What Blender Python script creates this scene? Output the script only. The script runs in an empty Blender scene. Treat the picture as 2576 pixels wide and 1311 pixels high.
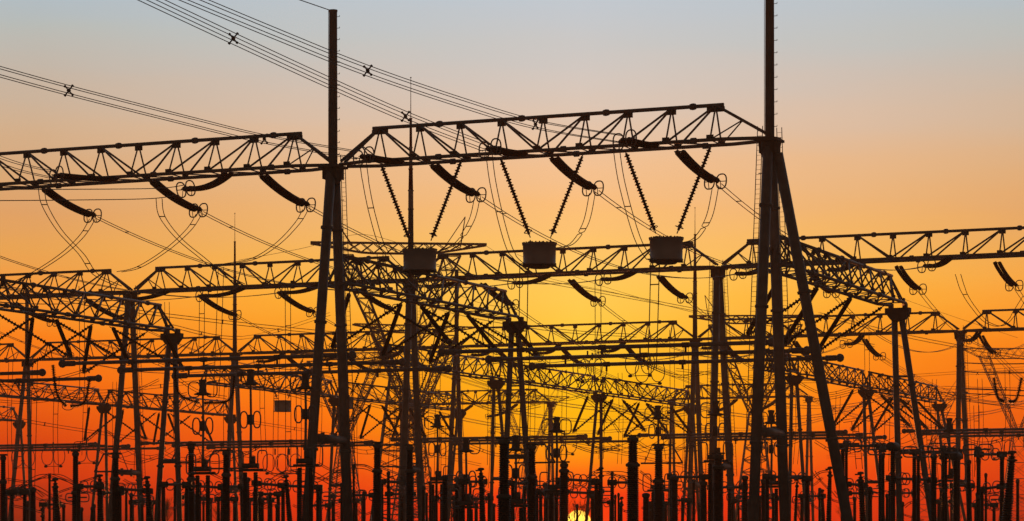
import bpy, math, random
from mathutils import Vector as V, Matrix
random.seed(11)
C = bpy.context.scene.collection
SC = bpy.context.scene
# ------------------------------------------------------------------ camera
# horizontal telephoto view; the frame lies above the horizon (shifted lens)
FPX, UC, VH, HC = 6593.0, 1288.0, 1350.0, 1.7
cam = bpy.data.cameras.new("camera")
cam.sensor_width = 36.0
cam.lens = FPX / 2576.0 * 36.0
cam.shift_y = (VH - 655.6) / 2576.0
cam.clip_start = 0.5
cam.clip_end = 60000.0
camo = bpy.data.objects.new("camera", cam)
camo.location = (0, 0, HC)
camo.rotation_euler = (math.radians(90), 0, 0)
C.objects.link(camo)
SC.camera = camo
SC.view_settings.view_transform = 'Standard'
SC.view_settings.look = 'None'
SC.view_settings.exposure = 0.0
SC.view_settings.gamma = 1.0
SC.view_settings.use_curve_mapping = False
# ------------------------------------------------------------------ sky
SUN_U, SUN_V = 1455.0, 1315.0
sd = V(((SUN_U - UC) / FPX, 1.0, (VH - SUN_V) / FPX)).normalized()


def lin(c):
    return tuple(((x / 255.0) / 12.92 if x / 255.0 <= .04045 else ((x / 255.0 + .055) / 1.055) ** 2.4) for x in c) + (1.0,)


world = bpy.data.worlds.new("World")
SC.world = world
world.use_nodes = True
nt = world.node_tree
nt.nodes.clear()


def N(t, **kw):
    n = nt.nodes.new(t)
    for k, v in kw.items():
        setattr(n, k, v)
    return n


def mth(op, a, b=None, clamp=False):
    n = N('ShaderNodeMath', operation=op)
    n.use_clamp = clamp
    for i, x in enumerate((a, b)):
        if x is None:
            continue
        if isinstance(x, (int, float)):
            n.inputs[i].default_value = x
        else:
            nt.links.new(x, n.inputs[i])
    return n.outputs[0]


def maprange(x, a, b, c=0.0, d=1.0, kind='SMOOTHSTEP'):
    n = N('ShaderNodeMapRange', interpolation_type=kind)
    nt.links.new(x, n.inputs[0])
    for i, v in enumerate((a, b, c, d)):
        n.inputs[i + 1].default_value = v
    return n.outputs[0]


def mixc(f, a, b, mode='MIX'):
    n = N('ShaderNodeMix', data_type='RGBA', blend_type=mode)
    if isinstance(f, (int, float)):
        n.inputs[0].default_value = f
    else:
        nt.links.new(f, n.inputs[0])
    for i, x in ((6, a), (7, b)):
        if isinstance(x, tuple):
            n.inputs[i].default_value = x
        else:
            nt.links.new(x, n.inputs[i])
    return n.outputs[2]


tc = N('ShaderNodeTexCoord')
sep = N('ShaderNodeSeparateXYZ')
nt.links.new(tc.outputs['Generated'], sep.inputs[0])
hyp = mth('SQRT', mth('ADD', mth('MULTIPLY', sep.outputs[0], sep.outputs[0]), mth('MULTIPLY', sep.outputs[1], sep.outputs[1])))
elev = mth('DIVIDE', sep.outputs[2], mth('MAXIMUM', hyp, 0.001))
az = mth('ARCTAN2', sep.outputs[0], sep.outputs[1])
# faint uneven streaks of thin high cloud shift the bands a little
mp = N('ShaderNodeMapping')
mp.inputs['Scale'].default_value = (7, 7, 60)
mp.inputs['Rotation'].default_value = (0, math.radians(2), 0)
nt.links.new(tc.outputs['Generated'], mp.inputs[0])
noi = N('ShaderNodeTexNoise')
noi.inputs['Scale'].default_value = 1.6
noi.inputs['Detail'].default_value = 5
nt.links.new(mp.outputs[0], noi.inputs['Vector'])
elev2 = mth('ADD', elev, mth('MULTIPLY', mth('SUBTRACT', noi.outputs[0], 0.5), 0.010))
pos = mth('DIVIDE', elev2, 0.30)


HAZE = .0004


def ramp(stops):
    n = N('ShaderNodeValToRGB')
    cr = n.color_ramp
    cr.interpolation = 'LINEAR'
    st = []
    for v, c in sorted(stops, key=lambda x: -x[0]):
        e = (VH - v) / FPX
        tr = math.exp(-HAZE * min(975.0, 63.3 / max(e, 1e-4)))      # what the evening haze lets through
        st.append((e / 0.30, tuple(max(0.0, (x - (1 - tr) * h) / tr) * 0.6 for x, h in zip(lin(c)[:3], (.15, .045, .006))) + (1,)))
    while len(cr.elements) < len(st):
        cr.elements.new(0.5)
    for e, (p, c) in zip(cr.elements, st):
        e.position = max(0.0, min(1.0, p))
        e.color = c
    nt.links.new(pos, n.inputs[0])
    return n.outputs[0]


centre = ramp([(-500, (160, 185, 205)), (0, (193, 200, 207)), (110, (202, 199, 196)), (200, (212, 199, 189)), (300, (224, 197, 174)),
               (420, (243, 193, 145)), (520, (250, 190, 122)), (620, (253, 196, 106)), (700, (255, 201, 92)), (760, (255, 202, 80)),
               (860, (255, 199, 52)), (950, (254, 192, 20)), (1040, (252, 181, 4)), (1100, (252, 170, 4)), (1150, (251, 140, 7)),
               (1200, (250, 108, 9)), (1250, (241, 57, 5)), (1300, (236, 47, 3)), (1348, (200, 38, 4))])
side = ramp([(-500, (150, 178, 198)), (0, (176, 188, 196)), (80, (184, 187, 182)), (200, (196, 181, 165)), (330, (209, 176, 143)),
             (450, (217, 168, 118)), (545, (223, 161, 101)), (640, (232, 163, 82)), (720, (243, 155, 62)), (800, (248, 145, 40)),
             (870, (246, 124, 18)), (950, (240, 104, 8)), (1040, (226, 85, 2)), (1120, (213, 67, 3)), (1200, (203, 54, 4)),
             (1260, (165, 45, 11)), (1300, (152, 42, 12)), (1348, (120, 34, 10))])
middle = ramp([(-500, (155, 181, 201)), (0, (187, 195, 201)), (110, (194, 194, 190)), (200, (206, 191, 178)), (300, (218, 189, 164)),
               (420, (231, 183, 136)), (520, (237, 179, 115)), (620, (245, 180, 92)), (700, (251, 180, 70)), (760, (252, 172, 52)),
               (812, (250, 161, 40)), (860, (250, 149, 29)), (950, (250, 132, 14)), (1052, (250, 112, 6)), (1100, (243, 96, 5)), (1165, (238, 80, 5)),
               (1234, (226, 58, 5)), (1300, (212, 48, 5)), (1348, (150, 36, 8))])
dist = mth('ABSOLUTE', mth('SUBTRACT', az, math.atan(sd.x / sd.y)))
fac_mid = maprange(dist, 0.0, 0.104, kind='LINEAR')
fac_side = maprange(dist, 0.106, 0.205, kind='LINEAR')
glow = mixc(1.0, mixc(fac_side, mixc(fac_mid, centre, middle), side), (1 / .6, 1 / .6, 1 / .6, 1), 'MULTIPLY')
# the sky outside that patch of sunset: Nishita sky with the sun on the horizon
sky = N('ShaderNodeTexSky', sky_type='NISHITA')
sky.sun_disc = False
sky.sun_elevation = math.radians(1.0)
sky.sun_rotation = math.atan2(sd.x, sd.y)
sky.air_density = 1.2
sky.dust_density = 2.0
sep_fac = maprange(sep.outputs[1], math.cos(math.radians(60)), math.cos(math.radians(24)))
SKY_STRENGTH = 0.06
skym = mixc(1.0, sky.outputs[0], (SKY_STRENGTH, SKY_STRENGTH * .68, SKY_STRENGTH * .56, 1), 'MULTIPLY')
total = mixc(sep_fac, skym, glow)
# the sun's own disc, low and reddened
dotn = N('ShaderNodeVectorMath', operation='DISTANCE')
nt.links.new(tc.outputs['Generated'], dotn.inputs[0])
dotn.inputs[1].default_value = sd
halo = maprange(dotn.outputs['Value'], 0.0045, 0.034, 1.0, 0.0)
total = mixc(mth('MULTIPLY', mth('MULTIPLY', halo, halo), 0.9), total, (1.3, .055, .0, 1))
disc = maprange(dotn.outputs['Value'], 0.0045, 0.0050, 1.0, 0.0)
total = mixc(disc, total, (3.2, 1.75, 0.2, 1))
bg = N('ShaderNodeBackground')
bg.inputs[1].default_value = 1.0
nt.links.new(total, bg.inputs[0])
wo = N('ShaderNodeOutputWorld')
nt.links.new(bg.outputs[0], wo.inputs[0])
# ------------------------------------------------------------------ sun
sl = bpy.data.lights.new("sun", 'SUN')
sl.energy = 4.0
sl.angle = math.radians(0.5)
sl.color = (1.0, 0.27, 0.06)
so = bpy.data.objects.new("sun", sl)
so.rotation_euler = (-sd).to_track_quat('-Z', 'Y').to_euler()
so.location = (0, 0, 80)
C.objects.link(so)
SC.cycles.max_bounces = 4
# ------------------------------------------------------------------ materials


def material(name, col, rough=.6, metal=0.0, var=.25, scale=3.0, bump=0.0):
    m = bpy.data.materials.new(name)
    m.use_nodes = True
    t = m.node_tree
    b = t.nodes['Principled BSDF']
    nz = t.nodes.new('ShaderNodeTexNoise')
    nz.inputs['Scale'].default_value = scale
    nz.inputs['Detail'].default_value = 6
    tcn = t.nodes.new('ShaderNodeTexCoord')
    t.links.new(tcn.outputs['Object'], nz.inputs['Vector'])
    cr = t.nodes.new('ShaderNodeValToRGB')
    cr.color_ramp.elements[0].position = .3
    cr.color_ramp.elements[1].position = .7
    cr.color_ramp.elements[0].color = tuple(c * (1 - var) for c in col) + (1,)
    cr.color_ramp.elements[1].color = tuple(min(1, c * (1 + var)) for c in col) + (1,)
    t.links.new(nz.outputs[0], cr.inputs[0])
    t.links.new(cr.outputs[0], b.inputs['Base Color'])
    b.inputs['Roughness'].default_value = rough
    b.inputs['Metallic'].default_value = metal
    if bump:
        bp = t.nodes.new('ShaderNodeBump')
        bp.inputs['Strength'].default_value = bump
        t.links.new(nz.outputs[0], bp.inputs['Height'])
        t.links.new(bp.outputs[0], b.inputs['Normal'])
    return m


M_STEEL = material("galvanised_steel", (.30, .30, .30), .62, 0.0, .22, 1.3)
M_DARK = material("weathered_steel", (.20, .19, .18), .7, 0.0, .25, 2.0)
M_PORC = material("brown_porcelain", (.075, .040, .028), .55, 0, .2, 4)
M_ALU = material("aluminium", (.34, .34, .35), .6, 0.0, .15, 6)
M_WIRE = material("stranded_aluminium", (.20, .20, .20), .7, 0, .15, 9)
M_CONC = material("concrete", (.28, .26, .24), .9, 0, .2, 2, .2)
M_PAINT = material("grey_paint", (.56, .55, .54), .6, 0, .12, 1.2)
M_RED = material("red_paint", (.30, .04, .03), .6, 0, .2, 2)
M_WHITE = material("white_paint", (.70, .68, .66), .6, 0, .1, 2)
M_GRAVEL = material("gravel", (.16, .145, .13), .95, 0, .4, 2.5, .5)
M_BARK = material("bark", (.07, .05, .04), .9, 0, .3, 3)
# ------------------------------------------------------------------ coordinates
CA, SA = 0.91996, 0.39200      # s runs along the gantry lines, t away from the camera across them


def G(s, t, z):
    return V((s * CA + t * SA, -s * SA + t * CA, z))


def P(u, v, Y):
    return V(((u - UC) * Y / FPX, Y, HC + (VH - v) * Y / FPX))


def on_t(u, t):
    k = (u - UC) / FPX
    return t * (k * CA - SA) / (CA + k * SA)


def on_s(u, s):
    k = (u - UC) / FPX
    return -s * (CA + k * SA) / (SA - k * CA)


def PT(u, v, t):
    return P(u, v, -on_t(u, t) * SA + t * CA)


def px(p):
    return UC + FPX * p.x / p.y


UP = V((0, 0, 1))
E1 = V((CA, -SA, 0))
E2 = V((SA, CA, 0))
# ------------------------------------------------------------------ mesh building


def frame(d):
    d = d.normalized()
    a = UP if abs(d.z) < .9 else V((1, 0, 0))
    x = d.cross(a).normalized()
    return x, d.cross(x).normalized(), d


class MB:
    def __init__(self):
        self.v = []
        self.f = []

    def rings(self, rs, closed=False, caps=True):
        n = len(rs[0])
        b = len(self.v)
        for r in rs:
            self.v.extend(r)
        m = len(rs)
        for i in range(m if closed else m - 1):
            j = (i + 1) % m
            for k in range(n):
                l = (k + 1) % n
                self.f.append((b + i * n + k, b + i * n + l, b + j * n + l, b + j * n + k))
        if caps and not closed:
            self.f.append(tuple(b + k for k in range(n))[::-1])
            self.f.append(tuple(b + (m - 1) * n + k for k in range(n)))
        return self

    def tube(self, p, q, r, r2=None, n=8):
        r2 = r if r2 is None else r2
        x, y, d = frame(q - p)
        cs = [(math.cos(2 * math.pi * k / n), math.sin(2 * math.pi * k / n)) for k in range(n)]
        return self.rings([[p + x * (c * r) + y * (s * r) for c, s in cs], [q + x * (c * r2) + y * (s * r2) for c, s in cs]])

    def path(self, pts, r, n=5, closed=False):
        rs = []
        m = len(pts)
        cs = [(math.cos(2 * math.pi * k / n), math.sin(2 * math.pi * k / n)) for k in range(n)]
        px_ = None
        for i, p in enumerate(pts):
            a = pts[(i - 1) % m] if (closed or i > 0) else p
            b = pts[(i + 1) % m] if (closed or i < m - 1) else p
            d = (b - a).normalized()
            if px_ is None:
                x, y, _ = frame(d)
            else:
                x = (px_ - d * px_.dot(d)).normalized()
                y = d.cross(x)
            px_ = x
            rs.append([p + x * (c * r) + y * (s * r) for c, s in cs])
        return self.rings(rs, closed)

    def lathe(self, p, d, prof, n=10):
        x, y, d = frame(d)
        cs = [(math.cos(2 * math.pi * k / n), math.sin(2 * math.pi * k / n)) for k in range(n)]
        return self.rings([[p + d * z + x * (c * r) + y * (s * r) for c, s in cs] for z, r in prof])

    def box(self, c, sx, sy, sz, ax=None, ay=None, az=None):
        ax, ay, az = ax or V((1, 0, 0)), ay or V((0, 1, 0)), az or UP
        b = len(self.v)
        for i in (-1, 1):
            for j in (-1, 1):
                for k in (-1, 1):
                    self.v.append(c + ax * (i * sx / 2) + ay * (j * sy / 2) + az * (k * sz / 2))
        for q in ((0, 1, 3, 2), (4, 6, 7, 5), (0, 4, 5, 1), (2, 3, 7, 6), (0, 2, 6, 4), (1, 5, 7, 3)):
            self.f.append(tuple(b + i for i in q))
        return self

    def oval(self, c, nrm, a, b, r, n=16, up=None, sq=1.0):
        nrm = nrm.normalized()
        u = up or UP
        x = u.cross(nrm)
        x = x.normalized() if x.length > 1e-4 else V((1, 0, 0))
        y = nrm.cross(x)
        pts = []
        for k in range(n):
            w = 2 * math.pi * k / n
            cw, sw = math.cos(w), math.sin(w)
            pts.append(c + x * (a * math.copysign(abs(cw) ** sq, cw)) + y * (b * math.copysign(abs(sw) ** sq, sw)))
        return self.path(pts, r, 5, True)

    def mesh(self, name, o, mat, smooth=True):
        me = bpy.data.meshes.new(name)
        me.from_pydata([tuple(p - o) for p in self.v], [], self.f)
        me.materials.append(mat)
        if smooth:
            me.polygons.foreach_set('use_smooth', [len(p.vertices) == 4 for p in me.polygons])
        me.update()
        return me

    def build(self, name, mat, parent=None, smooth=True, loc=None):
        o = loc if loc is not None else (V(parent['_o']) if parent is not None else V((0, 0, 0)))
        ob = bpy.data.objects.new(name, self.mesh(name, o, mat, smooth))
        C.objects.link(ob)
        if parent is not None:
            ob.parent = parent
        else:
            ob.location = o
        return ob


def tag(o, label=None, cat=None, group=None, kind=None):
    if label:
        o['label'] = label
    if cat:
        o['category'] = cat
    if group:
        o['group'] = group
    if kind:
        o['kind'] = kind
    return o


LATER = []     # (phrase, object, u): labelled by rank from the setting sun once all stand


def thing(name, loc, label=None, cat=None, group=None, rank=None):
    e = bpy.data.objects.new(name, None)
    e.empty_display_size = .5
    e.location = loc
    e['_o'] = tuple(loc)
    C.objects.link(e)
    tag(e, label, cat, group)
    if rank:
        LATER.append((rank, e, px(V(loc))))
    return e


def smoothpts(pts, k=6):
    out = []
    for i in range(len(pts) - 1):
        p0 = pts[max(i - 1, 0)]
        p1, p2 = pts[i], pts[i + 1]
        p3 = pts[min(i + 2, len(pts) - 1)]
        for j in range(k):
            t = j / k
            out.append(0.5 * ((2 * p1) + (p2 - p0) * t + (2 * p0 - 5 * p1 + 4 * p2 - p3) * t * t + (3 * p1 - p0 - 3 * p2 + p3) * t ** 3))
    out.append(pts[-1])
    return out


def sagline(p, q, sag, n=24):
    return [p.lerp(q, i / n) - UP * (4 * sag * (i / n) * (1 - i / n)) for i in range(n + 1)]


# ------------------------------------------------------------------ ground
g = MB()
R = 9000.0
g.v = [V((-R, -R, 0)), V((R, -R, 0)), V((R, R, 0)), V((-R, R, 0))]
g.f = [(0, 1, 2, 3)]
tag(g.build("ground", M_GRAVEL, smooth=False), kind='structure')

# ------------------------------------------------------------------ truss beams


def truss(name, a, b, label, group, up=2.45, w=2.4, n=9, m0=3.3, m1=3.3, rc=.13, rb=.062, lace=True, cat="gantry beam"):
    d = (b - a).normalized()
    sd_ = d.cross(UP).normalized()
    L = (b - a).length
    T = thing(name, a, label, cat, group)
    st = [m0 + (L - m0 - m1) * i / (n - 1) for i in range(n)]
    top = [a + d * x + UP * up for x in st]
    near = [a + d * x + sd_ * (w / 2) for x in st]
    far = [a + d * x - sd_ * (w / 2) for x in st]
    ns = 10 if rc > .09 else 6
    m = MB().tube(top[0] - d * .55, top[-1] + d * .55, rc, n=ns)
    for i in range(1, n - 1, 2):
        c = top[i] + d * (L / n * .42)
        m.lathe(c - d * .22, d, [(0, rc), (.02, rc * 1.5), (.16, rc * 1.75), (.28, rc * 1.75), (.42, rc * 1.5), (.44, rc)], 8)
    m.build("top_chord", M_STEEL, T)
    for sg in (1, -1):
        o = sd_ * (sg * w / 2)
        m = MB()
        e0, e1 = a + d * .35 + o * .45, b - d * .35 + o * .45
        m.path([e0, a + d * (m0 * .8) + o, b - d * (m1 * .8) + o, e1], rc * .95, ns)
        for i in range(1, n - 1, 3):
            c = a + d * (st[i] + L / n * .55) + o
            m.lathe(c - d * .2, d, [(0, rc), (.02, rc * 1.6), (.38, rc * 1.6), (.4, rc)], 8)
        m.build("bottom_chord", M_STEEL, T)
    m = MB()
    for q, e in ((top[0], a + d * .3), (top[-1], b - d * .3)):
        for sg in (1, -1):
            m.tube(q, e + sd_ * (sg * .3) + UP * .25, rc * .85, n=6)
    m.build("end_strut", M_STEEL, T)
    m = MB()
    h = (n - 1) / 2
    for i in range(n):
        for ch in (near, far):
            m.tube(top[i], ch[i], rb, n=5)
            if i < h:
                j = i + 1
            elif i > h:
                j = i - 1
            else:
                continue
            m.tube(top[i], ch[j], rb * 1.25, n=5)
    for q, e, c in ((top[0], a, 0), (top[-1], b, n - 1)):
        mid = q.lerp(e + UP * .25, .48)
        m.tube(mid, near[c], rb * .8, n=5)
        m.tube(mid, far[c], rb * .8, n=5)
    if lace:
        for i in range(n - 1):
            m.tube(near[i], far[i], rb * .7, n=4)
            m.tube(near[i], far[i + 1], rb * .7, n=4)
        m.tube(near[-1], far[-1], rb * .7, n=4)
    m.build("bracing", M_STEEL, T)
    m = MB()
    for i in range(n):
        e = (1.25 if i in (0, n - 1) else .62)
        m.box(top[i] - UP * (rc + .15), e, .05, .34, d, sd_, UP)
        for ch in (near, far):
            m.box(ch[i] + UP * (rc + .08), .5, .05, .26, d, sd_, UP)
    m.build("gusset", M_DARK, T)
    return T


# ------------------------------------------------------------------ columns


def flanged(m, p, q, r, zs, n=12):
    m.tube(p, q, r, n=n)
    d = (q - p).normalized()
    for f in zs:
        c = p.lerp(q, f)
        m.lathe(c - d * .1, d, [(0, r), (.02, r + .1), (.18, r + .1), (.2, r)], n)


def line_column(name, s, t, un, uf, label, group, ztop=27.6, r=.34, post=None, ladder=True, stay=None, zbar=8.5, cat="gantry column"):
    b = G(s, t, 0)
    T = thing(name, b, label, cat, group)
    u0 = px(G(s, t, 0))
    un, uf = u0 + (un - u0) * 1.11, u0 + (uf - u0) * 1.11      # measured a little above the ground
    tn, tf = on_s(un, s), on_s(uf, s)
    for foot, da in ((G(s, tn, 0), -.28), (G(s, tf, 0), .28)):
        m = MB()
        flanged(m, foot, G(s, t + da, ztop), r, (.28, .60, .84))
        m.lathe(foot - UP * .2, UP, [(0, .8), (.5, .8), (.55, r + .25), (.75, r + .25), (.8, r)], 12)
        m.build("leg", M_STEEL, T)
    f = zbar / ztop
    pa, pb = G(s, tn + (t - tn) * f, zbar), G(s, tf + (t - tf) * f, zbar)
    m = MB()
    m.tube(pa, pb, .30, n=10)
    for q in (.3, .7):
        c = pa.lerp(pb, q)
        m.tube(c - UP * .42, c + UP * .42, .16, n=6)
    m.build("crossbar", M_STEEL, T)
    m = MB()
    c = G(s, t, ztop)
    m.lathe(c - UP * 1.3, UP, [(0, r + .1), (.5, r + .32), (.95, r + .42), (1.35, r + .42), (1.4, r + .2)], 10)
    m.box(c - UP * .1, 1.5, 1.7, .16, E1, E2)
    m.box(c - UP * .55 + E1 * .52, .06, 1.2, .8, E1, E2)
    m.box(c - UP * .55 - E1 * .52, .06, 1.2, .8, E1, E2)
    m.build("head", M_DARK, T, False)
    if stay:
        m = MB()
        q = G(on_t(stay, t), t, 0)
        flanged(m, q, c + E1 * .55 - UP * 1.0, r * 1.02, (.30, .66))
        m.build("stay_leg", M_STEEL, T)
    if ladder:
        sides = ladder if isinstance(ladder, tuple) else (1,)
        for sg in sides:
            m = MB()
            lo, hi = G(s, (tf if sg > 0 else tn) * .72 + t * .28, 7.6), G(s, t + .28 * sg, ztop + .8)
            o = E1 * (sg * .48) + E2 * (sg * .25)
            ax = E1
            for k in (-.17, .17):
                m.tube(lo + o + ax * k, hi + o + ax * k, .028, n=4)
            nr = int((hi - lo).length / .32)
            for i in range(nr):
                c2 = lo.lerp(hi, i / nr) + o
                m.tube(c2 - ax * .17, c2 + ax * .17, .014, n=3)
            for f2 in (.1, .35, .6, .85):
                c2 = lo.lerp(hi, f2) + o
                m.tube(c2, c2 - o * .9, .03, n=4)
            m.build("ladder", M_STEEL, T)
    if post == 'pole':
        z1 = ztop + 10.8
        m = MB()
        c = G(s, t, 0)
        m.lathe(c + UP * (ztop - .2), UP, [(0, .31), (10.9, .285), (11.0, .31), (11.1, .31)], 12)
        m.build("lightning_post", M_STEEL, T)
        m = MB()
        for i in range(13):
            q = c + UP * (ztop + .8 + i * .8) + E1 * .28
            m.tube(q, q + E1 * .22, .02, n=4)
            m.tube(q + E1 * .22, q + E1 * .22 + UP * .09, .02, n=4)
        m.build("step_bolt", M_STEEL, T)
        m = MB()
        q = c - E1 * .36
        m.tube(q + UP * (ztop + .3), q + UP * (z1 + .1), .02, n=4)
        m.build("earth_lead", M_WIRE, T)
    elif post == 'thin':
        m = MB()
        c = G(s, t, 0)
        m.lathe(c + UP * (ztop - .2), UP, [(0, .30), (10.6, .27), (10.65, .29), (10.8, .29)], 12)
        m.build("lightning_post", M_STEEL, T)
    elif post:
        c = G(s, t, 0)
        z0 = ztop - .2
        for (za, zb, ra, rb2, mt, nm) in ((0, .36, .33, .27, M_STEEL, "mast_base"), (.36, .45, .27, .26, M_WHITE, "mast_band"), (.45, .555, .25, .21, M_RED, "mast_band"), (.555, .66, .20, .16, M_WHITE, "mast_band"),
                                      (.66, .80, .15, .13, M_RED, "mast_band"), (.80, 1.0, .045, .025, M_DARK, "needle")):
            m = MB()
            h0, h1 = z0 + za * post, z0 + zb * post
            m.lathe(c + UP * h0, UP, [(0, ra), (h1 - h0 - .12, rb2), (h1 - h0 - .1, rb2 + .05), (h1 - h0, rb2 + .05)], 10)
            m.build(nm, mt, T)
    return T


def bus_column(name, s, t, H, un, uf, label, group, r=.22, bar=True, ladder=False):
    """A-frame under the end of a cross beam; its legs spread along the gantry lines."""
    z = HC + H
    b = G(s, t, 0)
    T = thing(name, b, label, "gantry column", group)
    u0 = px(G(s, t, 0))
    un, uf = u0 + (un - u0) * 1.1, u0 + (uf - u0) * 1.1
    sn, sf = on_t(un, t), on_t(uf, t)
    tops = (G(s - .28, t, z - .9), G(s + .28, t, z - .9))
    for foot, tp in ((G(sn, t, 0), tops[0]), (G(sf, t, 0), tops[1])):
        m = MB()
        flanged(m, foot, tp, r, (.42, .72), 10)
        m.lathe(foot - UP * .2, UP, [(0, .6), (.5, .6), (.55, r + .2), (.7, r + .2), (.72, r)], 10)
        m.build("leg", M_STEEL, T)
    m = MB()
    for zb, rr in ((8.2, .20), (z * .72, .07)):
        f = zb / (z - .9)
        m.tube(G(sn, t, 0).lerp(tops[0], f), G(sf, t, 0).lerp(tops[1], f), rr, n=8)
    m.build("crossbar", M_STEEL, T)
    m = MB()
    c = G(s, t, z)
    e = E1
    for pts in ([(-.46, -1.15), (.46, -1.15), (.95, -.55), (.95, -.2), (-.95, -.2), (-.95, -.55)],):
        fr = [c + e * x + UP * y + E2 * .35 for x, y in pts]
        bk = [c + e * x + UP * y - E2 * .35 for x, y in pts]
        m.rings([fr, bk])
    m.box(c - UP * .02 + E1 * .55, .3, .5, .35, E1, E2)
    m.box(c - UP * .02 - E1 * .55, .3, .5, .35, E1, E2)
    m.build("head", M_DARK, T, False)
    return T


BEAMS = "tubular truss gantry beams"
COLS = "steel gantry columns"
T1, T2, T3 = 164.3, 240.6, 327.2
ZB = HC + 26.0
# --- line 1 (front)
truss("truss_beam", G(-115.5, T1, ZB), G(-83.4, T1, ZB), "highest front lattice beam ending at the flat-topped post and cut off by the frame", BEAMS)
truss("truss_beam", G(-83.2, T1, ZB), G(-51.4, T1, ZB), "front lattice beam between the flat-topped post and three-legged column, three drums hung below", BEAMS, m0=3.2, m1=4.0)
line_column("gantry_column", -83.3, 163.6, 772, 875, "front column with two legs carrying the flat-topped post", COLS, post='pole', r=.345)
line_column("gantry_column", -51.5, 163.7, 1895, 1974, "three-legged front column whose post runs out of the frame's top", COLS, post='pole', r=.345, stay=2153, ladder=(1, -1))
# --- line 2
L2c = (-179.1, -146.3, -113.4, -80.7, -46.5)
for i, lab in enumerate(("second-row beam ending at the column with low twin rings, cut by the frame", "second-row lattice beam running behind the flat-topped post's column",
                         "second-row lattice beam passing behind the three hanging drums", "second-row lattice beam running off the frame behind the three-legged column")):
    truss("truss_beam", G(L2c[i], T2, ZB), G(L2c[i + 1], T2, ZB), lab, BEAMS, rc=.14, rb=.07)
line_column("gantry_column", L2c[1], 240, 276, 355, "second-row column on the far side of the flat-topped post, without a mast", COLS, r=.31)
line_column("gantry_column", L2c[2], 240, 1011, 1060, "second-row column carrying the banded mast behind the first drum", COLS, r=.33, post=20.8)
line_column("gantry_column", L2c[3], 240, 1790, 1843, "second-row column with ladders up both sides, beside the three-legged column", COLS, r=.33, ladder=(1, -1))
# --- line 3
L3c = (-252.0, -216.7, -181.9, -147.4, -113.0, -77.7, -42.0)
labs3 = ("third-row beam ending at the bare pole-topped column, cut by the frame", "third-row beam between the bare pole-topped column and a needle mast", "third-row beam running behind the flat-topped post's legs",
         "third-row beam above the sun ending at a needle mast", "third-row beam behind the three-legged column's legs", "third-row beam running off past the plain round column")
for i in range(6):
    truss("truss_beam", G(L3c[i], T3, ZB), G(L3c[i + 1], T3, ZB), labs3[i], BEAMS, rc=.14, rb=.075)
line_column("gantry_column", L3c[1], 326.6, 22, 78, "third-row column with a plain pole on top, its near leg leaning out to the frame edge", COLS, r=.3, post='thin', ladder=False)
line_column("gantry_column", L3c[2], 326.6, 566, 612, "third-row column carrying a needle mast between the flat-topped post and the edge", COLS, r=.32, post=20.2, ladder=False)
line_column("gantry_column", L3c[3], 326.6, 1124, 1162, "third-row column with a plain pole on top beside the first drum", COLS, r=.3, post='thin', ladder=False)
line_column("gantry_column", L3c[4], 326.6, 1733, 1768, "third-row column carrying a needle mast beside the third drum", COLS, r=.32, post=17.6, ladder=False)
line_column("gantry_column", L3c[5], 326.6, 2408, 2440, "third-row plain round column standing alone past the bus gantries", COLS, r=.32)

# --- a shorter fourth row far behind
T4 = 468.0
f4 = [on_t(u, T4) for u in (1012, 1385, 1690, 2035)]
for i, lab in ((0, "farthest level beam seen low behind the flat-topped post's neighbour mast"), (2, "farthest level beam seen low behind the three-legged column")):
    truss("truss_beam", G(f4[i], T4, ZB), G(f4[i + 1], T4, ZB), lab, BEAMS, rc=.15, rb=.09, lace=False)
    for j in (0, 1):
        line_column("gantry_column", f4[i + j], T4, (1004, 1378, 1682, 2026)[i + j], (1022, 1394, 1700, 2046)[i + j], ("farthest-row slim column behind the banded mast", "farthest-row slim column just before the sun", "farthest-row slim column past the sun", "farthest-row slim column behind the stay leg")[i + j], COLS, r=.26, ladder=False)
# --- bus cross beams, front bay
CS = (-115.5, -83.4, -51.5)
ZC = HC + 17.7
XB = "bus cross beams"
XC = "bus gantry columns"
for s, lab in zip(CS, ("front bus cross beam ending at the flared column short of the flat-topped post", "front bus cross beam leaving the flat-topped post's column, three drums above", "front bus cross beam leaving the three-legged column")):
    truss("cross_beam", G(s, 163.5, ZC), G(s, 196.3, ZC), lab, XB, up=2.1, w=2.2, n=11, m0=1.6, m1=2.4, rc=.12, rb=.06)
for s, un, uf, lab in zip(CS, (391, 452, 0), (452, 0, 0), ("", "", "")):
    pass
bus_column("gantry_column", CS[0], 196.3, 17.7, 392, 452, "flared-head column under the front cross beam beyond the flat-topped post", XC, .24)
bus_column("gantry_column", CS[1], 196.3, 17.7, 1265, 1338, "flared-head column under the front cross beam beside the sun", XC, .24)
bus_column("gantry_column", CS[2], 196.3, 17.7, 2265, 2350, "flared-head column under the front cross beam past the three-legged column", XC, .24)
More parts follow.
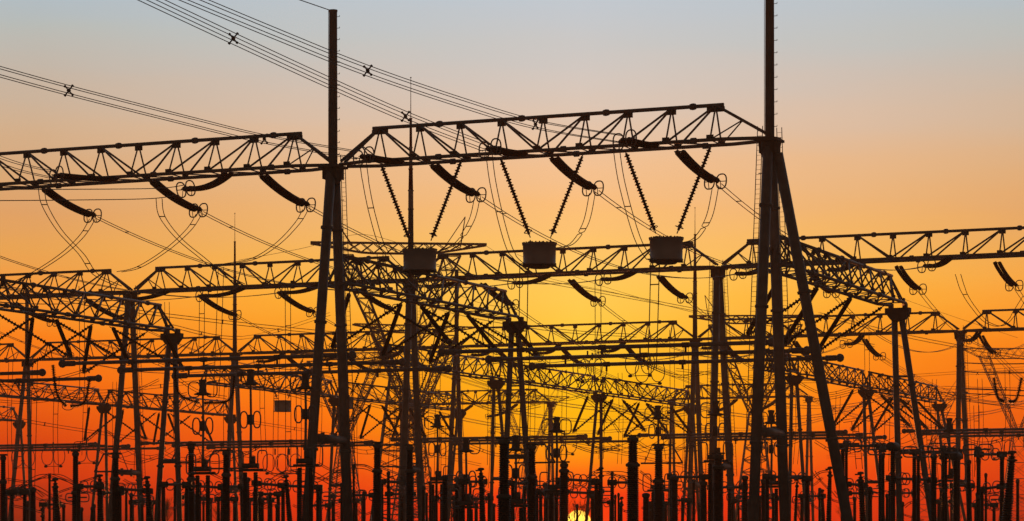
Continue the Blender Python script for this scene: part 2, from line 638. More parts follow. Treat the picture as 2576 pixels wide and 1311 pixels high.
# --- bus cross beams, back bays
BK = {-83.6: [(274.6, 1985, 2030), (303.9, 2183, 2228), (340.0, 2390, 2436)],
      -117.0: [(270.0, 1235, 1286), (302.0, 1472, 1512), (336.6, 1715, 1760)],
      -150.8: [(297.0, 825, 872), (335.0, 1125, 1160)],
      -188.2: [(302.0, 226, 270), (336.7, 566, 598)],
      -227.0: [(340.0, 20, 70)]}
kb = {-83.6: "the three-legged column's far side", -117.0: "the sun", -150.8: "the flat-topped post's legs", -188.2: "the needle mast near the flat-topped post", -227.0: "the pole-topped column at the frame's edge"}
nb = ("nearer", "middle", "farther")
for s, lst in BK.items():
    ts = [x[0] for x in lst]
    first = {-83.6: 262.0, -117.0: 241.0, -150.8: 263.0, -188.2: 268.0, -227.0: 305.0}[s]
    ts = [first] + ts
    for i in range(len(ts) - 1):
        H = 17.7
        truss("cross_beam", G(s, ts[i], HC + H), G(s, ts[i + 1], HC + H), "%s back-bay bus cross beam above %s" % (nb[i], kb[s]), XB, up=2.0, w=2.0, n=9, m0=1.4 if i == 0 else 1.6, m1=1.8, rc=.11, rb=.06, lace=False)
    for i, (t, un, uf) in enumerate(lst):
        bus_column("gantry_column", s, t, 17.7, un, uf, "%s slim flared column under the back-bay beam above %s" % (nb[i], kb[s]), XC, .2)

# ------------------------------------------------------------------ insulator strings
CACHE = {}


def disc_mesh(L, rdisc, pitch, core, sag, n, kind):
    key = (round(L, 1), rdisc, pitch, core, round(sag, 2), n, kind)
    if key in CACHE:
        return CACHE[key]
    m = MB()
    k = max(3, int(L / pitch))
    x0 = (L - k * pitch) / 2
    rs = []
    cs = [(math.cos(2 * math.pi * q / n), math.sin(2 * math.pi * q / n)) for q in range(n)]

    def add(x, r):
        f = x / L
        z = -4 * sag * f * (1 - f)
        sl = -4 * sag * (1 - 2 * f) / L
        nx = V((-sl, 0, 1)).normalized()
        rs.append([V((x, 0, z)) + V((0, 1, 0)) * (c * r) + nx * (s2 * r) for c, s2 in cs])
    add(0, core)
    for i in range(k):
        a = x0 + i * pitch
        big = rdisc if (kind != 'alt' or i % 2 == 0) else rdisc * .78
        add(a + pitch * .08, core)
        add(a + pitch * .30, big * .96)
        add(a + pitch * .46, big)
        add(a + pitch * .62, core)
    add(L, core)
    m.rings(rs)
    me = m.mesh("disc_stack", V((0, 0, 0)), M_PORC)
    CACHE[key] = me
    return me


def ring_mesh(a, b, r, spokes=True):
    key = ('ring', a, b, r, spokes)
    if key not in CACHE:
        m = MB().oval(V((0, 0, 0)), V((1, 0, 0)), a, b, r, 18, sq=.8)
        if spokes:
            m.tube(V((0, -a, 0)), V((0, a, 0)), r * .6, n=4)
            m.tube(V((0, 0, -b)), V((-.25, 0, 0)), r * .6, n=4)
        CACHE[key] = m.mesh("grading_ring", V((0, 0, 0)), M_ALU)
    return CACHE[key]


def simple(key, fn, name, mat):
    if key not in CACHE:
        m = MB()
        fn(m)
        CACHE[key] = m.mesh(name, V((0, 0, 0)), mat)
    return CACHE[key]


def child(name, me, parent, loc=(0, 0, 0), rot=(0, 0, 0)):
    o = bpy.data.objects.new(name, me)
    C.objects.link(o)
    o.parent = parent
    o.location = loc
    o.rotation_euler = rot
    return o


def orient(T, p, q):
    d = (q - p).normalized()
    y = UP.cross(d).normalized()
    z = d.cross(y)
    T.matrix_world = Matrix(((d.x, y.x, z.x, p.x), (d.y, y.y, z.y, p.y), (d.z, y.z, z.z, p.z), (0, 0, 0, 1)))


def tension(p, q, rank=None, label=None, group=None, gap=.215, sag=.3, rd=.19, far=False):
    """double string: shackle, yoke, two curved stacks of discs, yoke, two grading rings at the line end"""
    T = thing("tension_string", p, label, "insulator string", group, rank)
    L = round((q - p).length * 2) / 2
    n = 7 if far else 10
    hw = .55
    me = disc_mesh(L - 2 * hw, rd, .20 if far else .165, rd * .74, sag, n, 'std')
    for sg in (1, -1):
        child("disc_stack", me, T, (hw, sg * gap, 0))
    zy = simple(('yoke', gap), lambda m: (m.box(V((0, 0, 0)), .16, gap * 2 + .3, .05, V((1, 0, 0)), V((0, 1, 0)), UP), m.tube(V((-.5, 0, 0)), V((0, 0, 0)), .035, n=5)), "yoke_plate", M_DARK)
    child("yoke_plate", zy, T, (hw - .05, 0, 0))
    child("yoke_plate", zy, T, (L - hw + .05, 0, 0), (0, 0, math.pi))
    rm = ring_mesh(.36, .52, .05)
    child("grading_ring", rm, T, (L - .25, .52, .05))
    child("grading_ring", rm, T, (L - .7, -.52, -.1))
    orient(T, p, q)
    return T


def single(p, q, rank=None, label=None, group=None, rd=.15, pitch=.2, core=.06, sag=0, ring=True, n=9, name="insulator_string", kind='alt', hw=.35):
    T = thing(name, p, label, "insulator string", group, rank)
    L = (q - p).length
    Lr = max(1.0, round(L - 2 * hw, 1))
    child("disc_stack", disc_mesh(Lr, rd, pitch, core, sag, n, kind), T, ((L - Lr) / 2, 0, 0))
    fit = simple(('fit', hw), lambda m: (m.tube(V((0, 0, 0)), V((hw + .1, 0, 0)), .04, n=5), m.lathe(V((hw - .12, 0, 0)), V((1, 0, 0)), [(0, .05), (.02, .09), (.16, .09), (.18, .05)], 7)), "end_fitting", M_DARK)
    child("end_fitting", fit, T)
    child("end_fitting", fit, T, (L, 0, 0), (0, 0, math.pi))
    if ring:
        child("grading_ring", ring_mesh(.26, .26, .03), T, (L - hw - .1, 0, 0))
    orient(T, p, q)
    return T


# ------------------------------------------------------------------ conductors


def wires(name, pts, offs, r, rank=None, label=None, cat="conductor", group=None, spacers=(), spk='bar', mat=None):
    """a bundle: one tube per sub-conductor, clamps as spacers between them"""
    if rank and label:
        cat, label = label, None
    T = thing(name, pts[len(pts) // 2], label, cat, group)
    if rank:
        LATER.append((rank, T, px(pts[len(pts) // 2])))
    n = len(pts)

    def off(i, o):
        d = (pts[min(i + 1, n - 1)] - pts[max(i - 1, 0)]).normalized()
        x = d.cross(UP)
        x = x.normalized() if x.length > .05 else E1
        y = x.cross(d).normalized()
        if d.z < -.75 or d.z > .75:
            x, y = E1, E2
        return pts[i] + x * o[0] + y * o[1]
    for o in offs:
        MB().path([off(i, o) for i in range(n)], r, 5).build("conductor", mat or M_WIRE, T)
    for f in spacers:
        i = min(n - 1, int(f * (n - 1)))
        m = MB()
        if spk == 'x':
            c = off(i, (0, 0))
            for o in offs:
                e = off(i, o)
                m.tube(c, e, .045, n=5)
                m.tube(e + (e - c) * .02, e + (e - c) * .28, .075, n=6)
            m.lathe(c - V((0, .06, 0)), V((0, 1, 0)), [(0, .12), (.12, .12)], 8)
        else:
            m.tube(off(i, offs[0]), off(i, offs[1]), r * 1.2, n=5)
        m.build("spacer", M_DARK, T)
    return T


TWIN = ((-.2, .0), (.2, .0))
QUAD = ((-.23, -.23), (.23, -.23), (.23, .23), (-.23, .23))
# incoming four-wire bundles of the front line, from high outside the frame to the near side of the front beam
zr = ZB - .55
S1N = (-77.7, -68.5, -59.1)
incoming = [([P(-60, 164, 143), P(173, 228, 152), P(480, 306, 163), P(665, 350, 169)], (.25, .75), 0),
            ([P(330, -24, 138), P(587, 97, 147), P(810, 200, 155), P(1020, 293, 163)], (.25, .75), 1),
            ([P(430, -24, 138), P(700, 88, 145), P(925, 178, 152), P(1160, 258, 160), P(1347, 313, 167)], (.40, .80), 2)]
names_in = ("four-wire bundle with star spacers sloping lowest to the flat-topped post", "four-wire bundle with star spacers passing in front of the flat-topped post, second lowest", "topmost four-wire bundle with star spacers passing the flat-topped post")
for (pl, sp, i) in incoming:
    ring = G(S1N[i], 156.4, zr - .1)
    pts = smoothpts(pl + [ring], 8)
    wires("bundle_conductor", pts, QUAD, .026, None, names_in[i], group="incoming four-wire bundles", spacers=sp, spk='x')
    tension(G(S1N[i], 163.1, ZB - .2), ring, "double string on the front beam's near side", group="near-side tension strings", sag=.06)
# two near-side strings on the other front beam
tension(G(-100.3, 163.1, ZB - .2), G(-101.6, 156.4, zr - .1), "double string on the front beam's near side", group="near-side tension strings", sag=.06)
pts = smoothpts([P(-60, 382, 168), P(40, 418, 175), G(-101.6, 156.4, zr - .1)], 8)
wires("bundle_conductor", pts, QUAD, .026, None, "short four-wire bundle entering low behind the front beam's cut end", group="incoming four-wire bundles")
r3 = P(455, 479, 179.5)
tension(G(-91.0, 163.1, ZB - .2), r3, None, "curved double disc string drooping toward the viewer under the front beam", group="near-side tension strings", sag=.36)
pts = smoothpts([P(-50, 492, 160), P(180, 491, 168), P(385, 488, 176), r3], 8)
wires("twin_conductor", pts, ((-.32, -.3), (.32, .35)), .03, None, "two level wires crossing under the front beam to the drooping disc string", group="twin conductors")

# far-side strings of line 1, their spans to line 2, and the strings that receive them
FAR1 = ((-107.0, 240, 546, 105, 471), (-97.8, 506, 533, 378, 452), (-88.8, 776, 520, 655, 437), (-75.5, 1206, 496, 1085, 411), (-66.7, 1500, 480, 1387, 393), (-57.8, 1808, 463, 1703, 376))
for i, (s, u, v, ua, va) in enumerate(FAR1):
    a = PT(ua, va, 163.3)
    q = P(u, v, -s * SA + 171.3 * CA)
    tension(a, q, "double string off the front beam's far side", group="far-side tension strings of the front beam", sag=.22)
    e = G(s, 229.8, HC + 24.15)
    pts = sagline(q, e, 2.3, 26)
    wires("twin_conductor", pts, TWIN, .03, "twin wire from front beam to second row", group="spans from front to second row", spacers=(.1, .35, .7))
    tension(G(s, 239.2, ZB - .2), e, "double string rising to the second-row beam", group="near-side tension strings of the second row", sag=.28)
for s in (-141.0, -132.0, -123.0):
    e = G(s, 229.8, HC + 24.15)
    q = G(s, 171.3, HC + 24.3)
    pts = sagline(q, e, 2.3, 26)
    wires("twin_conductor", pts, TWIN, .03, "twin wire entering to the second row", group="spans from beyond the frame", spacers=(.35, .7))
    tension(G(s, 239.2, ZB - .2), e, "double string rising to the second-row beam", group="near-side tension strings of the second row", sag=.28)
# far side of line 2 on to line 3
FAR2 = (-170.0, -160.7, -151.5, -137.7, -128.3, -119.1, -105.4, -95.9, -86.6, -71.5, -62.9, -53.6)
for i, s in enumerate(FAR2):
    a = G(s, 239.4, HC + 25.35)
    q = G(s, 247.6, HC + 23.75)
    if px(q) < -60 or px(a) > 2640:
        continue
    tension(a, q, "double string drooping behind the second-row beam", group="far-side tension strings of the second row", sag=.25, far=True)
    e = G(s - 3.5, 317.5, HC + 24.0)
    pts = sagline(q, e, 3.2, 26)
    wires("twin_conductor", pts, TWIN, .032, "twin wire from second to third row", group="spans from second to third row", spacers=(.12, .5))
    tension(G(s - 3.5, 326.0, ZB - .2), e, "double string rising to the third-row beam", group="near-side tension strings of the third row", sag=.45, far=True)
    q3 = G(s - 3.5, 334.4, HC + 23.5)
    tension(G(s - 3.5, 326.2, HC + 25.35), q3, "double string dropping behind the third-row beam", group="far-side tension strings of the third row", sag=.3, far=True)
    far_e = G(s - 14, 520.0, 26 + (i % 3) * 3)
    wires("bundle_conductor", sagline(q3, far_e, 5.0, 24), QUAD, .03, "outgoing wire bundle beyond the third row", group="outgoing bundles", spacers=(.3, .62), spk='x')

# ------------------------------------------------------------------ hanging drums (line traps) on V strings
drums = [((958, 412), (1031, 606), (1162, 400), (1084, 606), 1056, 629, 682, "first grey drum hung on a V of insulators beside the flat-topped post"),
         ((1258, 395), (1334, 598), (1468, 385), (1385, 598), 1357, 613, 667, "middle grey drum hung on a V of insulators under the front beam"),
         ((1572, 378), (1650, 588), (1790, 362), (1703, 588), 1676, 600, 656, "third grey drum hung on a V of insulators beside the three-legged column")]
for (a0, a1, b0, b1, u, v0, v1, lab) in drums:
    Y = -on_t(u, 163.8) * SA + 163.8 * CA
    top, bot = P(u, v0, Y), P(u, v1, Y)
    rr = 44 * Y / FPX
    T = thing("line_trap", top, lab, "line trap", "hanging drums")
    h = top.z - bot.z
    MB().lathe(bot, UP, [(0, rr * .97), (.10, rr * .97), (.11, rr * .93), (h - .13, rr * .95), (h - .12, rr * .99), (h, rr * .99)], 28).build("coil", M_PAINT, T)
    m = MB()
    for k in range(28):
        w = 2 * math.pi * k / 28
        m.box(top + V((math.cos(w) * rr * .97, math.sin(w) * rr * .98, .02)), .09, .09, .07)
    for dz, cc in ((0, top), (-.06, bot)):
        if dz:
            m = MB()
        for k in range(4):
            w = math.pi * k / 4 + .2
            x = V((math.cos(w), math.sin(w), 0))
            m.tube(cc + x * rr + UP * dz, cc - x * rr + UP * dz, .06, n=5)
        m.build("spider_frame", M_DARK, T)
    m = MB()
    m.lathe(bot - UP * .22, UP, [(0, rr * .55), (.05, rr * .62), (.2, rr * .62)], 16)
    m.build("bottom_shield", M_DARK, T)
    for k, (c0, c1) in enumerate(((a0, a1), (b0, b1))):
        lug = top + V(((c1[0] - u) * Y / FPX, 0, .05))
        m = MB().tube(lug, P(c1[0], c1[1] + 6, Y), .05, n=6)
        m.box(lug, .34, .1, .16)
        m.build("lifting_lug", M_DARK, T)
        single(PT(c0[0], c0[1], 163.8), P(c1[0], c1[1], Y), "ribbed string in a V above a drum", group="V strings of the drums", rd=.20, pitch=.21, core=.09, n=10, kind='alt')
# jumpers: from the near string rings to the drums' underside, and from the far rings to the drums' tops
jn = [[(912, 398), (922, 470), (938, 545), (962, 620), (1000, 668), (1012, 668)], [(1230, 385), (1240, 460), (1262, 560), (1285, 632), (1312, 664), (1318, 664)], [(1550, 370), (1562, 450), (1586, 545), (1608, 610), (1634, 652), (1640, 652)]]
jf = [[(1200, 500), (1186, 555), (1150, 610), (1100, 634)], [(1490, 486), (1474, 560), (1440, 612), (1400, 624)], [(1800, 470), (1784, 545), (1752, 598), (1722, 610)]]
for i in range(3):
    Y0, Y1 = 173.5, 181 - i * 4.2
    a = [P(u, v, Y0 + (Y1 - Y0) * k / 5) for k, (u, v) in enumerate(jn[i])]
    wires("jumper_cable", smoothpts(a, 7), ((-.22, 0), (.22, 0)), .03, "twin jumper down to a drum's underside", "jumper", group="jumpers to the drums", spacers=(.35, .8))
    a = [P(u, v, 186 - i * 4.5 - k * 1.0) for k, (u, v) in enumerate(jf[i])]
    wires("jumper_cable", smoothpts(a, 8), ((-.22, 0), (.22, 0)), .03, "twin jumper curving to a drum's top", "jumper", group="jumpers to the drums", spacers=(.45,))
# crossing jumpers under the other front beam
for pl in ([(104, 470), (112, 515), (150, 580), (205, 640), (240, 690), (300, 720)], [(400, 500), (408, 545), (450, 600), (510, 650), (560, 690), (610, 715)]):
    a = [P(u, v, 176 + k * 3) for k, (u, v) in enumerate(pl)]
    wires("jumper_cable", smoothpts(a, 7), ((-.2, 0), (.2, 0)), .03, "twin jumper falling away crossing another", "jumper", group="crossing jumpers", spacers=(.2, .7))
for pl in ([(232, 552), (205, 595), (150, 645), (60, 700), (-30, 735)], [(500, 540), (475, 578), (420, 628), (350, 672), (300, 684)], [(768, 528), (748, 562), (700, 612), (640, 650), (570, 664)]):
    a = [P(u, v, 188 + k * 3) for k, (u, v) in enumerate(pl)]
    wires("jumper_cable", smoothpts(a, 7), ((-.2, 0), (.2, 0)), .03, "twin jumper looping back under a string", "jumper", group="crossing jumpers", spacers=(.2, .75))
a = [P(u, v, 238 + k) for k, (u, v) in enumerate([(2410, 690), (2425, 735), (2450, 775), (2485, 812), (2530, 815), (2580, 745)])]
wires("jumper_cable", smoothpts(a, 7), ((-.25, 0), (.25, 0)), .034, None, "twin jumper loop hanging under the second-row beam beyond the three-legged column", "jumper", spacers=(.25, .8))
# vertical droppers
for (u, v0, v1, Y, dx) in ((508, 757, 905, 268, -2), (556, 672, 1000, 252, -12), (724, 716, 1190, 262, 1), (956, 640, 700, 240, 3), (1318, 666, 880, 178, -4), (1322, 880, 1130, 182, -6), (1504, 702, 960, 252, 0), (1648, 656, 930, 173, -8),
                           (88, 900, 1260, 260, -8), (205, 720, 1020, 266, 2), (1000, 950, 1180, 300, 4), (1102, 920, 1200, 310, -4), (1235, 790, 1170, 300, -3), (2180, 830, 1060, 330, 2), (2150, 1060, 1180, 250, 12),
                           (420, 760, 960, 300, 1), (1420, 930, 1165, 320, -3), (1690, 830, 1180, 330, 2), (1725, 870, 1210, 300, 3), (2456, 1020, 1200, 300, 2), (2330, 990, 1140, 290, 10), (1115, 1060, 1200, 300, 0), (750, 910, 1180, 290, 2)):
    a = [P(u, v0, Y), P(u + dx * .5 + .6, (v0 + v1) / 2, Y), P(u + dx, v1, Y)]
    wires("dropper_cable", smoothpts(a, 4), ((-.3, 0), (.3, 0)), .034, "vertical twin dropper wire to the yard", "dropper", group="vertical droppers", spacers=(.35, .8))

for i in range(2):
    for w in (.2, .5, .8):
        s4 = f4[2 * i] + (f4[2 * i + 1] - f4[2 * i]) * w
        tension(G(s4, T4 - 1, ZB - .3), G(s4 - 3.0, T4 - 9.5, ZB - 3.2), "double string drooping from the farthest beam", group="strings of the farthest row", sag=.5, rd=.24, far=True)
rv = random.Random(9)
for i in range(30):
    u = 30 + i * 86 + rv.uniform(-34, 34)
    Y = rv.uniform(270, 345)
    v0, v1 = rv.uniform(890, 1010), rv.uniform(1130, 1230)
    a = [P(u, v0, Y), P(u + rv.uniform(-4, 4), (v0 + v1) / 2, Y), P(u + rv.uniform(-6, 6), v1, Y)]
    wires("dropper_cable", smoothpts(a, 4), ((-.28, 0), (.28, 0)), .032, "vertical twin dropper wire to the yard", "dropper", group="vertical droppers", spacers=(.4,))

# ------------------------------------------------------------------ tubular buses and their V strings
PZ = HC + 13.3
TP = (172.0, 180.5, 189.0)


def bus(s0, s1, t, z, rank, label=None, r=.145, ball0=True, ball1=True):
    a, b = G(s0, t, z), G(s1, t, z)
    T = thing("busbar_pipe", a, label, "busbar", "tubular busbars", None)
    mid = (max(-20, px(a)) + min(2596, px(b))) / 2
    if rank:
        LATER.append((rank, T, mid))
    MB().tube(a, b, r, n=12).build("pipe", M_ALU, T)
    for on, c, sg in ((ball0, a, -1), (ball1, b, 1)):
        if on:
            m = MB()
            m.lathe(c - E1 * .32, E1, [(0, .02), (.06, .18), (.16, .28), (.32, .33), (.48, .28), (.58, .18), (.64, .02)], 14)
            m.tube(c - E1 * sg * .3, c - E1 * sg * 1.1, r * 1.5, n=12)
            m.build("end_ball", M_ALU, T)
    for f in (.25, .5, .75):
        c = a.lerp(b, f)
        m = MB()
        m.tube(c - E1 * .25, c + E1 * .25, r * 1.35, n=10)
        m.box(c - UP * (r + .2), .12, .12, .4, E1, E2)
        m.build("clamp", M_DARK, T)
    return T


sets = ((-150, CS[0] - 2.8, False, True), (CS[0] + 4.6, CS[1] - 2.6, True, True), (CS[1] + 4.6, CS[2] - 2.5, True, True))
wh = ("running off the frame, ending short of the flat-topped post", "ending at the flat-topped post's legs", "crossing above the sun to the three-legged column")
nn = ("uppermost", "middle", "lowest")
for k, (s0, s1, b0, b1) in enumerate(sets):
    for i, t in enumerate(TP):
        bus(s0, s1, t, PZ, None, "%s thick bus pipe %s" % (nn[i], wh[k]), ball0=b0, ball1=b1)
VB = "bus V strings"
for c in CS:
    for i, t in enumerate(TP):
        bl = G(c - 4.3, t, PZ + .45)
        single(G(c, t - 5.6, ZC - .35), bl, "dark rod leaning to a thick bus's end", group=VB, rd=.17, pitch=.13, core=.1, kind='std')
        single(G(c, t + 3.2, ZC - .35), bl, "saw-toothed string leaning to a thick bus's end", group=VB, rd=.17, pitch=.26, core=.07)
        if c != CS[2]:
            br = G(c + 5.4, t, PZ + .45)
            single(G(c, t + 6.2, ZC - .35), br, "dark rod splayed to a thick bus's start", group=VB, rd=.17, pitch=.13, core=.1, kind='std')
            single(G(c, t - 2.8, ZC - .35), br, "saw-toothed string splayed to a thick bus's start", group=VB, rd=.17, pitch=.26, core=.07)
# vertical strings under the three-legged column's cross beam
for u, v0, v1, lab in ((2140, 742, 1004, "long saw-toothed string hanging straight down, nearer the three-legged column"), (2229, 758, 985, "long saw-toothed string hanging straight down, nearer the flared column"), (2044, 722, 870, "shorter saw-toothed string hanging straight down beside the stay leg")):
    t = on_s(u, CS[2])
    Y = -CS[2] * SA + t * CA
    single(P(u, v0, Y), P(u, v1, Y), None, lab, "hanging strings", rd=.2, pitch=.30, core=.08)
# back buses
PZ2 = HC + 12.5
TP2 = (304.0, 312.5, 322.0)
rows = sorted(BK)
ends = [(-265, rows[0] - 2.6)] + [(rows[i] + 4.6, rows[i + 1] - 2.6) for i in range(len(rows) - 1)] + [(rows[-1] + 4.6, -40)]
wb = ("before the pole-topped column", "before the needle mast by the flat-topped post", "behind the flat-topped post's legs", "crossing just before the sun", "crossing from above the sun to the three-legged column", "running off past the flared column")
for k, (s0, s1) in enumerate(ends):
    if px(G(s1, 304, 0)) < 5:
        continue
    for i, t in enumerate(TP2):
        bus(s0, s1, t, PZ2, None, "%s thin low bus pipe %s" % (nn[i], wb[k]), r=.16, ball0=k > 0, ball1=k < len(ends) - 1)
VB2 = "back bus V strings"
for s in rows[1:]:
    for i, t in enumerate(TP2):
        z = HC + 17.3
        bl = G(s - 4.3, t, PZ2 + .45)
        single(G(s, t - 5.6, z), bl, "small rod leaning to a low bus's end", group=VB2, rd=.18, pitch=.17, core=.11, kind='std', n=7)
        single(G(s, t + 3.2, z), bl, "small saw-toothed string at a low bus's end", group=VB2, rd=.19, pitch=.34, core=.08, n=7)
        br = G(s + 5.4, t, PZ2 + .45)
        single(G(s, t + 6.2, z), br, "small rod splayed to a low bus's start", group=VB2, rd=.18, pitch=.17, core=.11, kind='std', n=7)
        single(G(s, t - 2.8, z), br, "small saw-toothed string at a low bus's start", group=VB2, rd=.19, pitch=.34, core=.08, n=7)
    for i, t in enumerate(TP2):
        a, b = G(s - 3.2, t, PZ2 - .1), G(s + 5.0, t, PZ2 - .1)
        wires("jumper_cable", sagline(a, b, 1.5, 14), ((-.2, -.25), (.2, .25)), .035, "slack jumper between two low bus ends", "jumper", group="slack bus jumpers", spacers=(.5,))
# U-shaped string pairs slung between front pipe ends
for u0, v0, um, vm, u1, v1, Y, lab in ((133, 918, 171, 1022, 226, 950, 200, "U-shaped ribbed loop slung under the first pair of pipe ends"), (440, 925, 505, 1014, 590, 946, 196, "U-shaped ribbed loop slung between flared column and needle mast"),
                                       (2500, 950, 2530, 1010, 2570, 950, 200, "U-shaped ribbed loop beyond the plain round column")):
    T = thing("slung_insulator", P(u0, v0, Y), lab, "insulator string", "slung insulators")
    for (ua, va, ux, vx, ub, vb) in ((u0, v0, u0 + 10, (v0 + vm) / 2 + 20, um - 4, vm), (u1, v1, u1 - 14, (v1 + vm) / 2 + 26, um + 6, vm)):
        pts = smoothpts([P(ua, va, Y), P(ux, vx, Y), P(ub, vb, Y)], 16)
        m = MB()
        for i in range(len(pts) - 1):
            d = pts[i + 1] - pts[i]
            m.lathe(pts[i], d, [(0, .06), (d.length * .3, .16), (d.length * .5, .17), (d.length * .7, .06), (d.length, .06)], 8)
        m.build("disc_stack", M_PORC, T)
    m = MB().oval(P(um, vm, Y), V((0, 1, 0)), .45, .3, .03, 14)
    m.build("grading_ring", M_ALU, T)

# ------------------------------------------------------------------ lattice line towers far behind


def lat(m, a, b, c, d, n, r):
    """one face between edges a-b and c-d: rungs and crossed diagonals"""
    for i in range(n):
        p, q = a.lerp(b, i / n), a.lerp(b, (i + 1) / n)
        u, w = c.lerp(d, i / n), c.lerp(d, (i + 1) / n)
        m.tube(p, w, r, n=4)
        m.tube(u, q, r, n=4)
        m.tube(q, w, r, n=4)


def tower(u, Y, label, sc=1.0, rot=0.0, k=1.0):
    base = V(((u - UC) * Y / FPX, Y, 0))
    T = thing("lattice_tower", base, label, "lattice tower", "lattice line towers")
    ax, ay = V((math.cos(rot), math.sin(rot), 0)), V((-math.sin(rot), math.cos(rot), 0))

    def q(x, y, z):
        return base + ax * (x * sc) + ay * (y * sc) + UP * (z * sc)
    rl, rd = .13 * k, .05 * k
    m = MB()
    lo = [(-5, -4), (5, -4), (5, 4), (-5, 4)]
    wa = [(-1.3, -1), (1.3, -1), (1.3, 1), (-1.3, 1)]
    L = [q(x, y, 0) for x, y in lo]
    W = [q(x, y, 29) for x, y in wa]
    for a, b in zip(L, W):
        m.tube(a, b, rl, n=4)
    for i in range(4):
        j = (i + 1) % 4
        lat(m, L[i], W[i], L[j], W[j], 7 if k == 1 else 11, rd)
    m.build("body", M_STEEL, T)
    for sg in (-1, 1):
        m = MB()
        A = [q(sg * .3, -1, 29), q(sg * 1.5, -1, 29), q(sg * 1.5, 1, 29), q(sg * .3, 1, 29)]
        B = [q(sg * 7.6, -.8, 48), q(sg * 10.2, -.8, 48), q(sg * 10.2, .8, 48), q(sg * 7.6, .8, 48)]
        for a, b in zip(A, B):
            m.tube(a, b, rl * .8, n=4)
        for i in range(4):
            j = (i + 1) % 4
            lat(m, A[i], B[i], A[j], B[j], 8, rd)
        m.build("window_leg", M_STEEL, T)
        m = MB()
        top = q(sg * 11, 0, 54.5)
        for b in B:
            m.tube(b + UP * 1.5, top, rd, n=4)
        m.build("peak", M_STEEL, T)
    m = MB()
    K = 14
    for i in range(K):
        x0, x1 = -14.5 + 29 * i / K, -14.5 + 29 * (i + 1) / K

        def h(x):
            return .2 + (2.4 if k == 1 else 1.5) * min(1.0, (14.5 - abs(x)) / (5.0 if k == 1 else 9.0))
        for y in (-.8, .8):
            m.tube(q(x0, y, 50), q(x1, y, 50), rd * 1.5, n=4)
            m.tube(q(x0, y, 50 - h(x0)), q(x1, y, 50 - h(x1)), rd * 1.5, n=4)
            m.tube(q(x0, y, 50), q(x1, y, 50 - h(x1)), rd, n=4)
            m.tube(q(x0, y, 50 - h(x0)), q(x1, y, 50), rd, n=4)
        m.tube(q(x0, -.8, 50), q(x1, .8, 50), rd, n=4)
    m.build("crossarm", M_STEEL, T)
    for x in (-13.6, 0, 13.6):
        single(q(x, 0, 49.7 if x else 47.4), q(x, 0, 43.5), "string hanging from a lattice tower's arm", group="lattice tower strings", rd=.26, pitch=.45, core=.1, n=6)
    return T


tower(1003, 445, "large lattice tower standing behind the first drum", 1.03, .1, 1.5)
tower(1900, 573, "lattice tower whose arm shows behind the three-legged column", 1.0, -.05, 1.5)
tower(1042, 600, "second lattice tower crowding behind the first drum, farther off", 1.0, .35, 1.6)
tower(868, 690, "lattice tower half hidden behind the flat-topped post's legs", 1.0, -.2, 1.4)
tower(2562, 673, "lattice tower with a splayed neck beyond the plain round column", rot=.05)
tower(1330, 900, "tiny far lattice tower just beside the sun", rot=.3)
tower(2325, 880, "tiny far lattice tower behind the flared column past the three-legged one", rot=-.2)

# far thin line bundles crossing between and behind the rows
FARL = [([(-40, 1040), (140, 1072), (400, 1112), (640, 1150)], 430), ([(590, 960), (760, 985), (900, 1010), (1090, 1060)], 460), ([(430, 820), (610, 850), (830, 790)], 420),
        ([(1220, 940), (1400, 978), (1620, 1050), (1800, 1090)], 470), ([(1230, 1080), (1500, 1128), (1800, 1190)], 500), ([(2010, 950), (2250, 985), (2440, 1008), (2600, 1030)], 520),
        ([(2080, 1150), (2300, 1130), (2600, 1062)], 560), ([(1060, 760), (1168, 792), (1390, 830), (1600, 845)], 430), ([(1350, 705), (1700, 770), (2000, 830), (2200, 870)], 480),
        ([(2060, 790), (2300, 850), (2600, 905)], 430), ([(620, 1060), (900, 1105), (1210, 1170)], 510), ([(0, 975), (260, 985), (620, 945)], 400), ([(1700, 930), (2000, 960), (2300, 945), (2590, 925)], 500),
        ([(2430, 940), (2500, 938), (2600, 936)], 480), ([(2370, 975), (2480, 978), (2600, 980)], 470), ([(0, 720), (250, 770), (560, 810), (900, 845)], 380)]
for pl, Y in FARL:
    a = smoothpts([P(u, v, Y + 6 * k) for k, (u, v) in enumerate(pl)], 8)
    wires("line_bundle", a, QUAD, .028, "thin far wire bundle strung across the yard", group="far wire bundles", spacers=(.3, .7), spk='x')
for pl, Y in (([(600, 655), (760, 625), (900, 590), (1005, 612)], 440), ([(1212, 612), (1350, 690), (1560, 740), (1760, 790)], 500), ([(1300, 640), (1500, 715), (1760, 790), (2000, 830)], 560),
              ([(1060, 700), (1200, 760), (1290, 775)], 500), ([(2130, 700), (2350, 780), (2560, 850)], 560), ([(690, -22), (760, 2), (827, 25)], 180)):
    a = smoothpts([P(u, v, Y) for u, v in pl], 8)
    wires("earth_wire", a, ((0, 0),), .034, "single hair-thin earth wire against the sky", group="earth wires")

# ------------------------------------------------------------------ yard equipment


def stack(m, p, z1, r0, r1, core=.8, pitch=.13, n=12):
    """ribbed porcelain from p up to height z1 above p, tapering"""
    k = max(2, int(z1 / pitch))
    pr = []
    for i in range(k):
        f = i / k
        r = r0 + (r1 - r0) * f
        a = z1 * f
        w = z1 / k
        pr += [(a, r * core), (a + w * .35, r), (a + w * .5, r), (a + w * .85, r * core)]
    pr.append((z1, r1 * core))
    m.lathe(p, UP, pr, n)


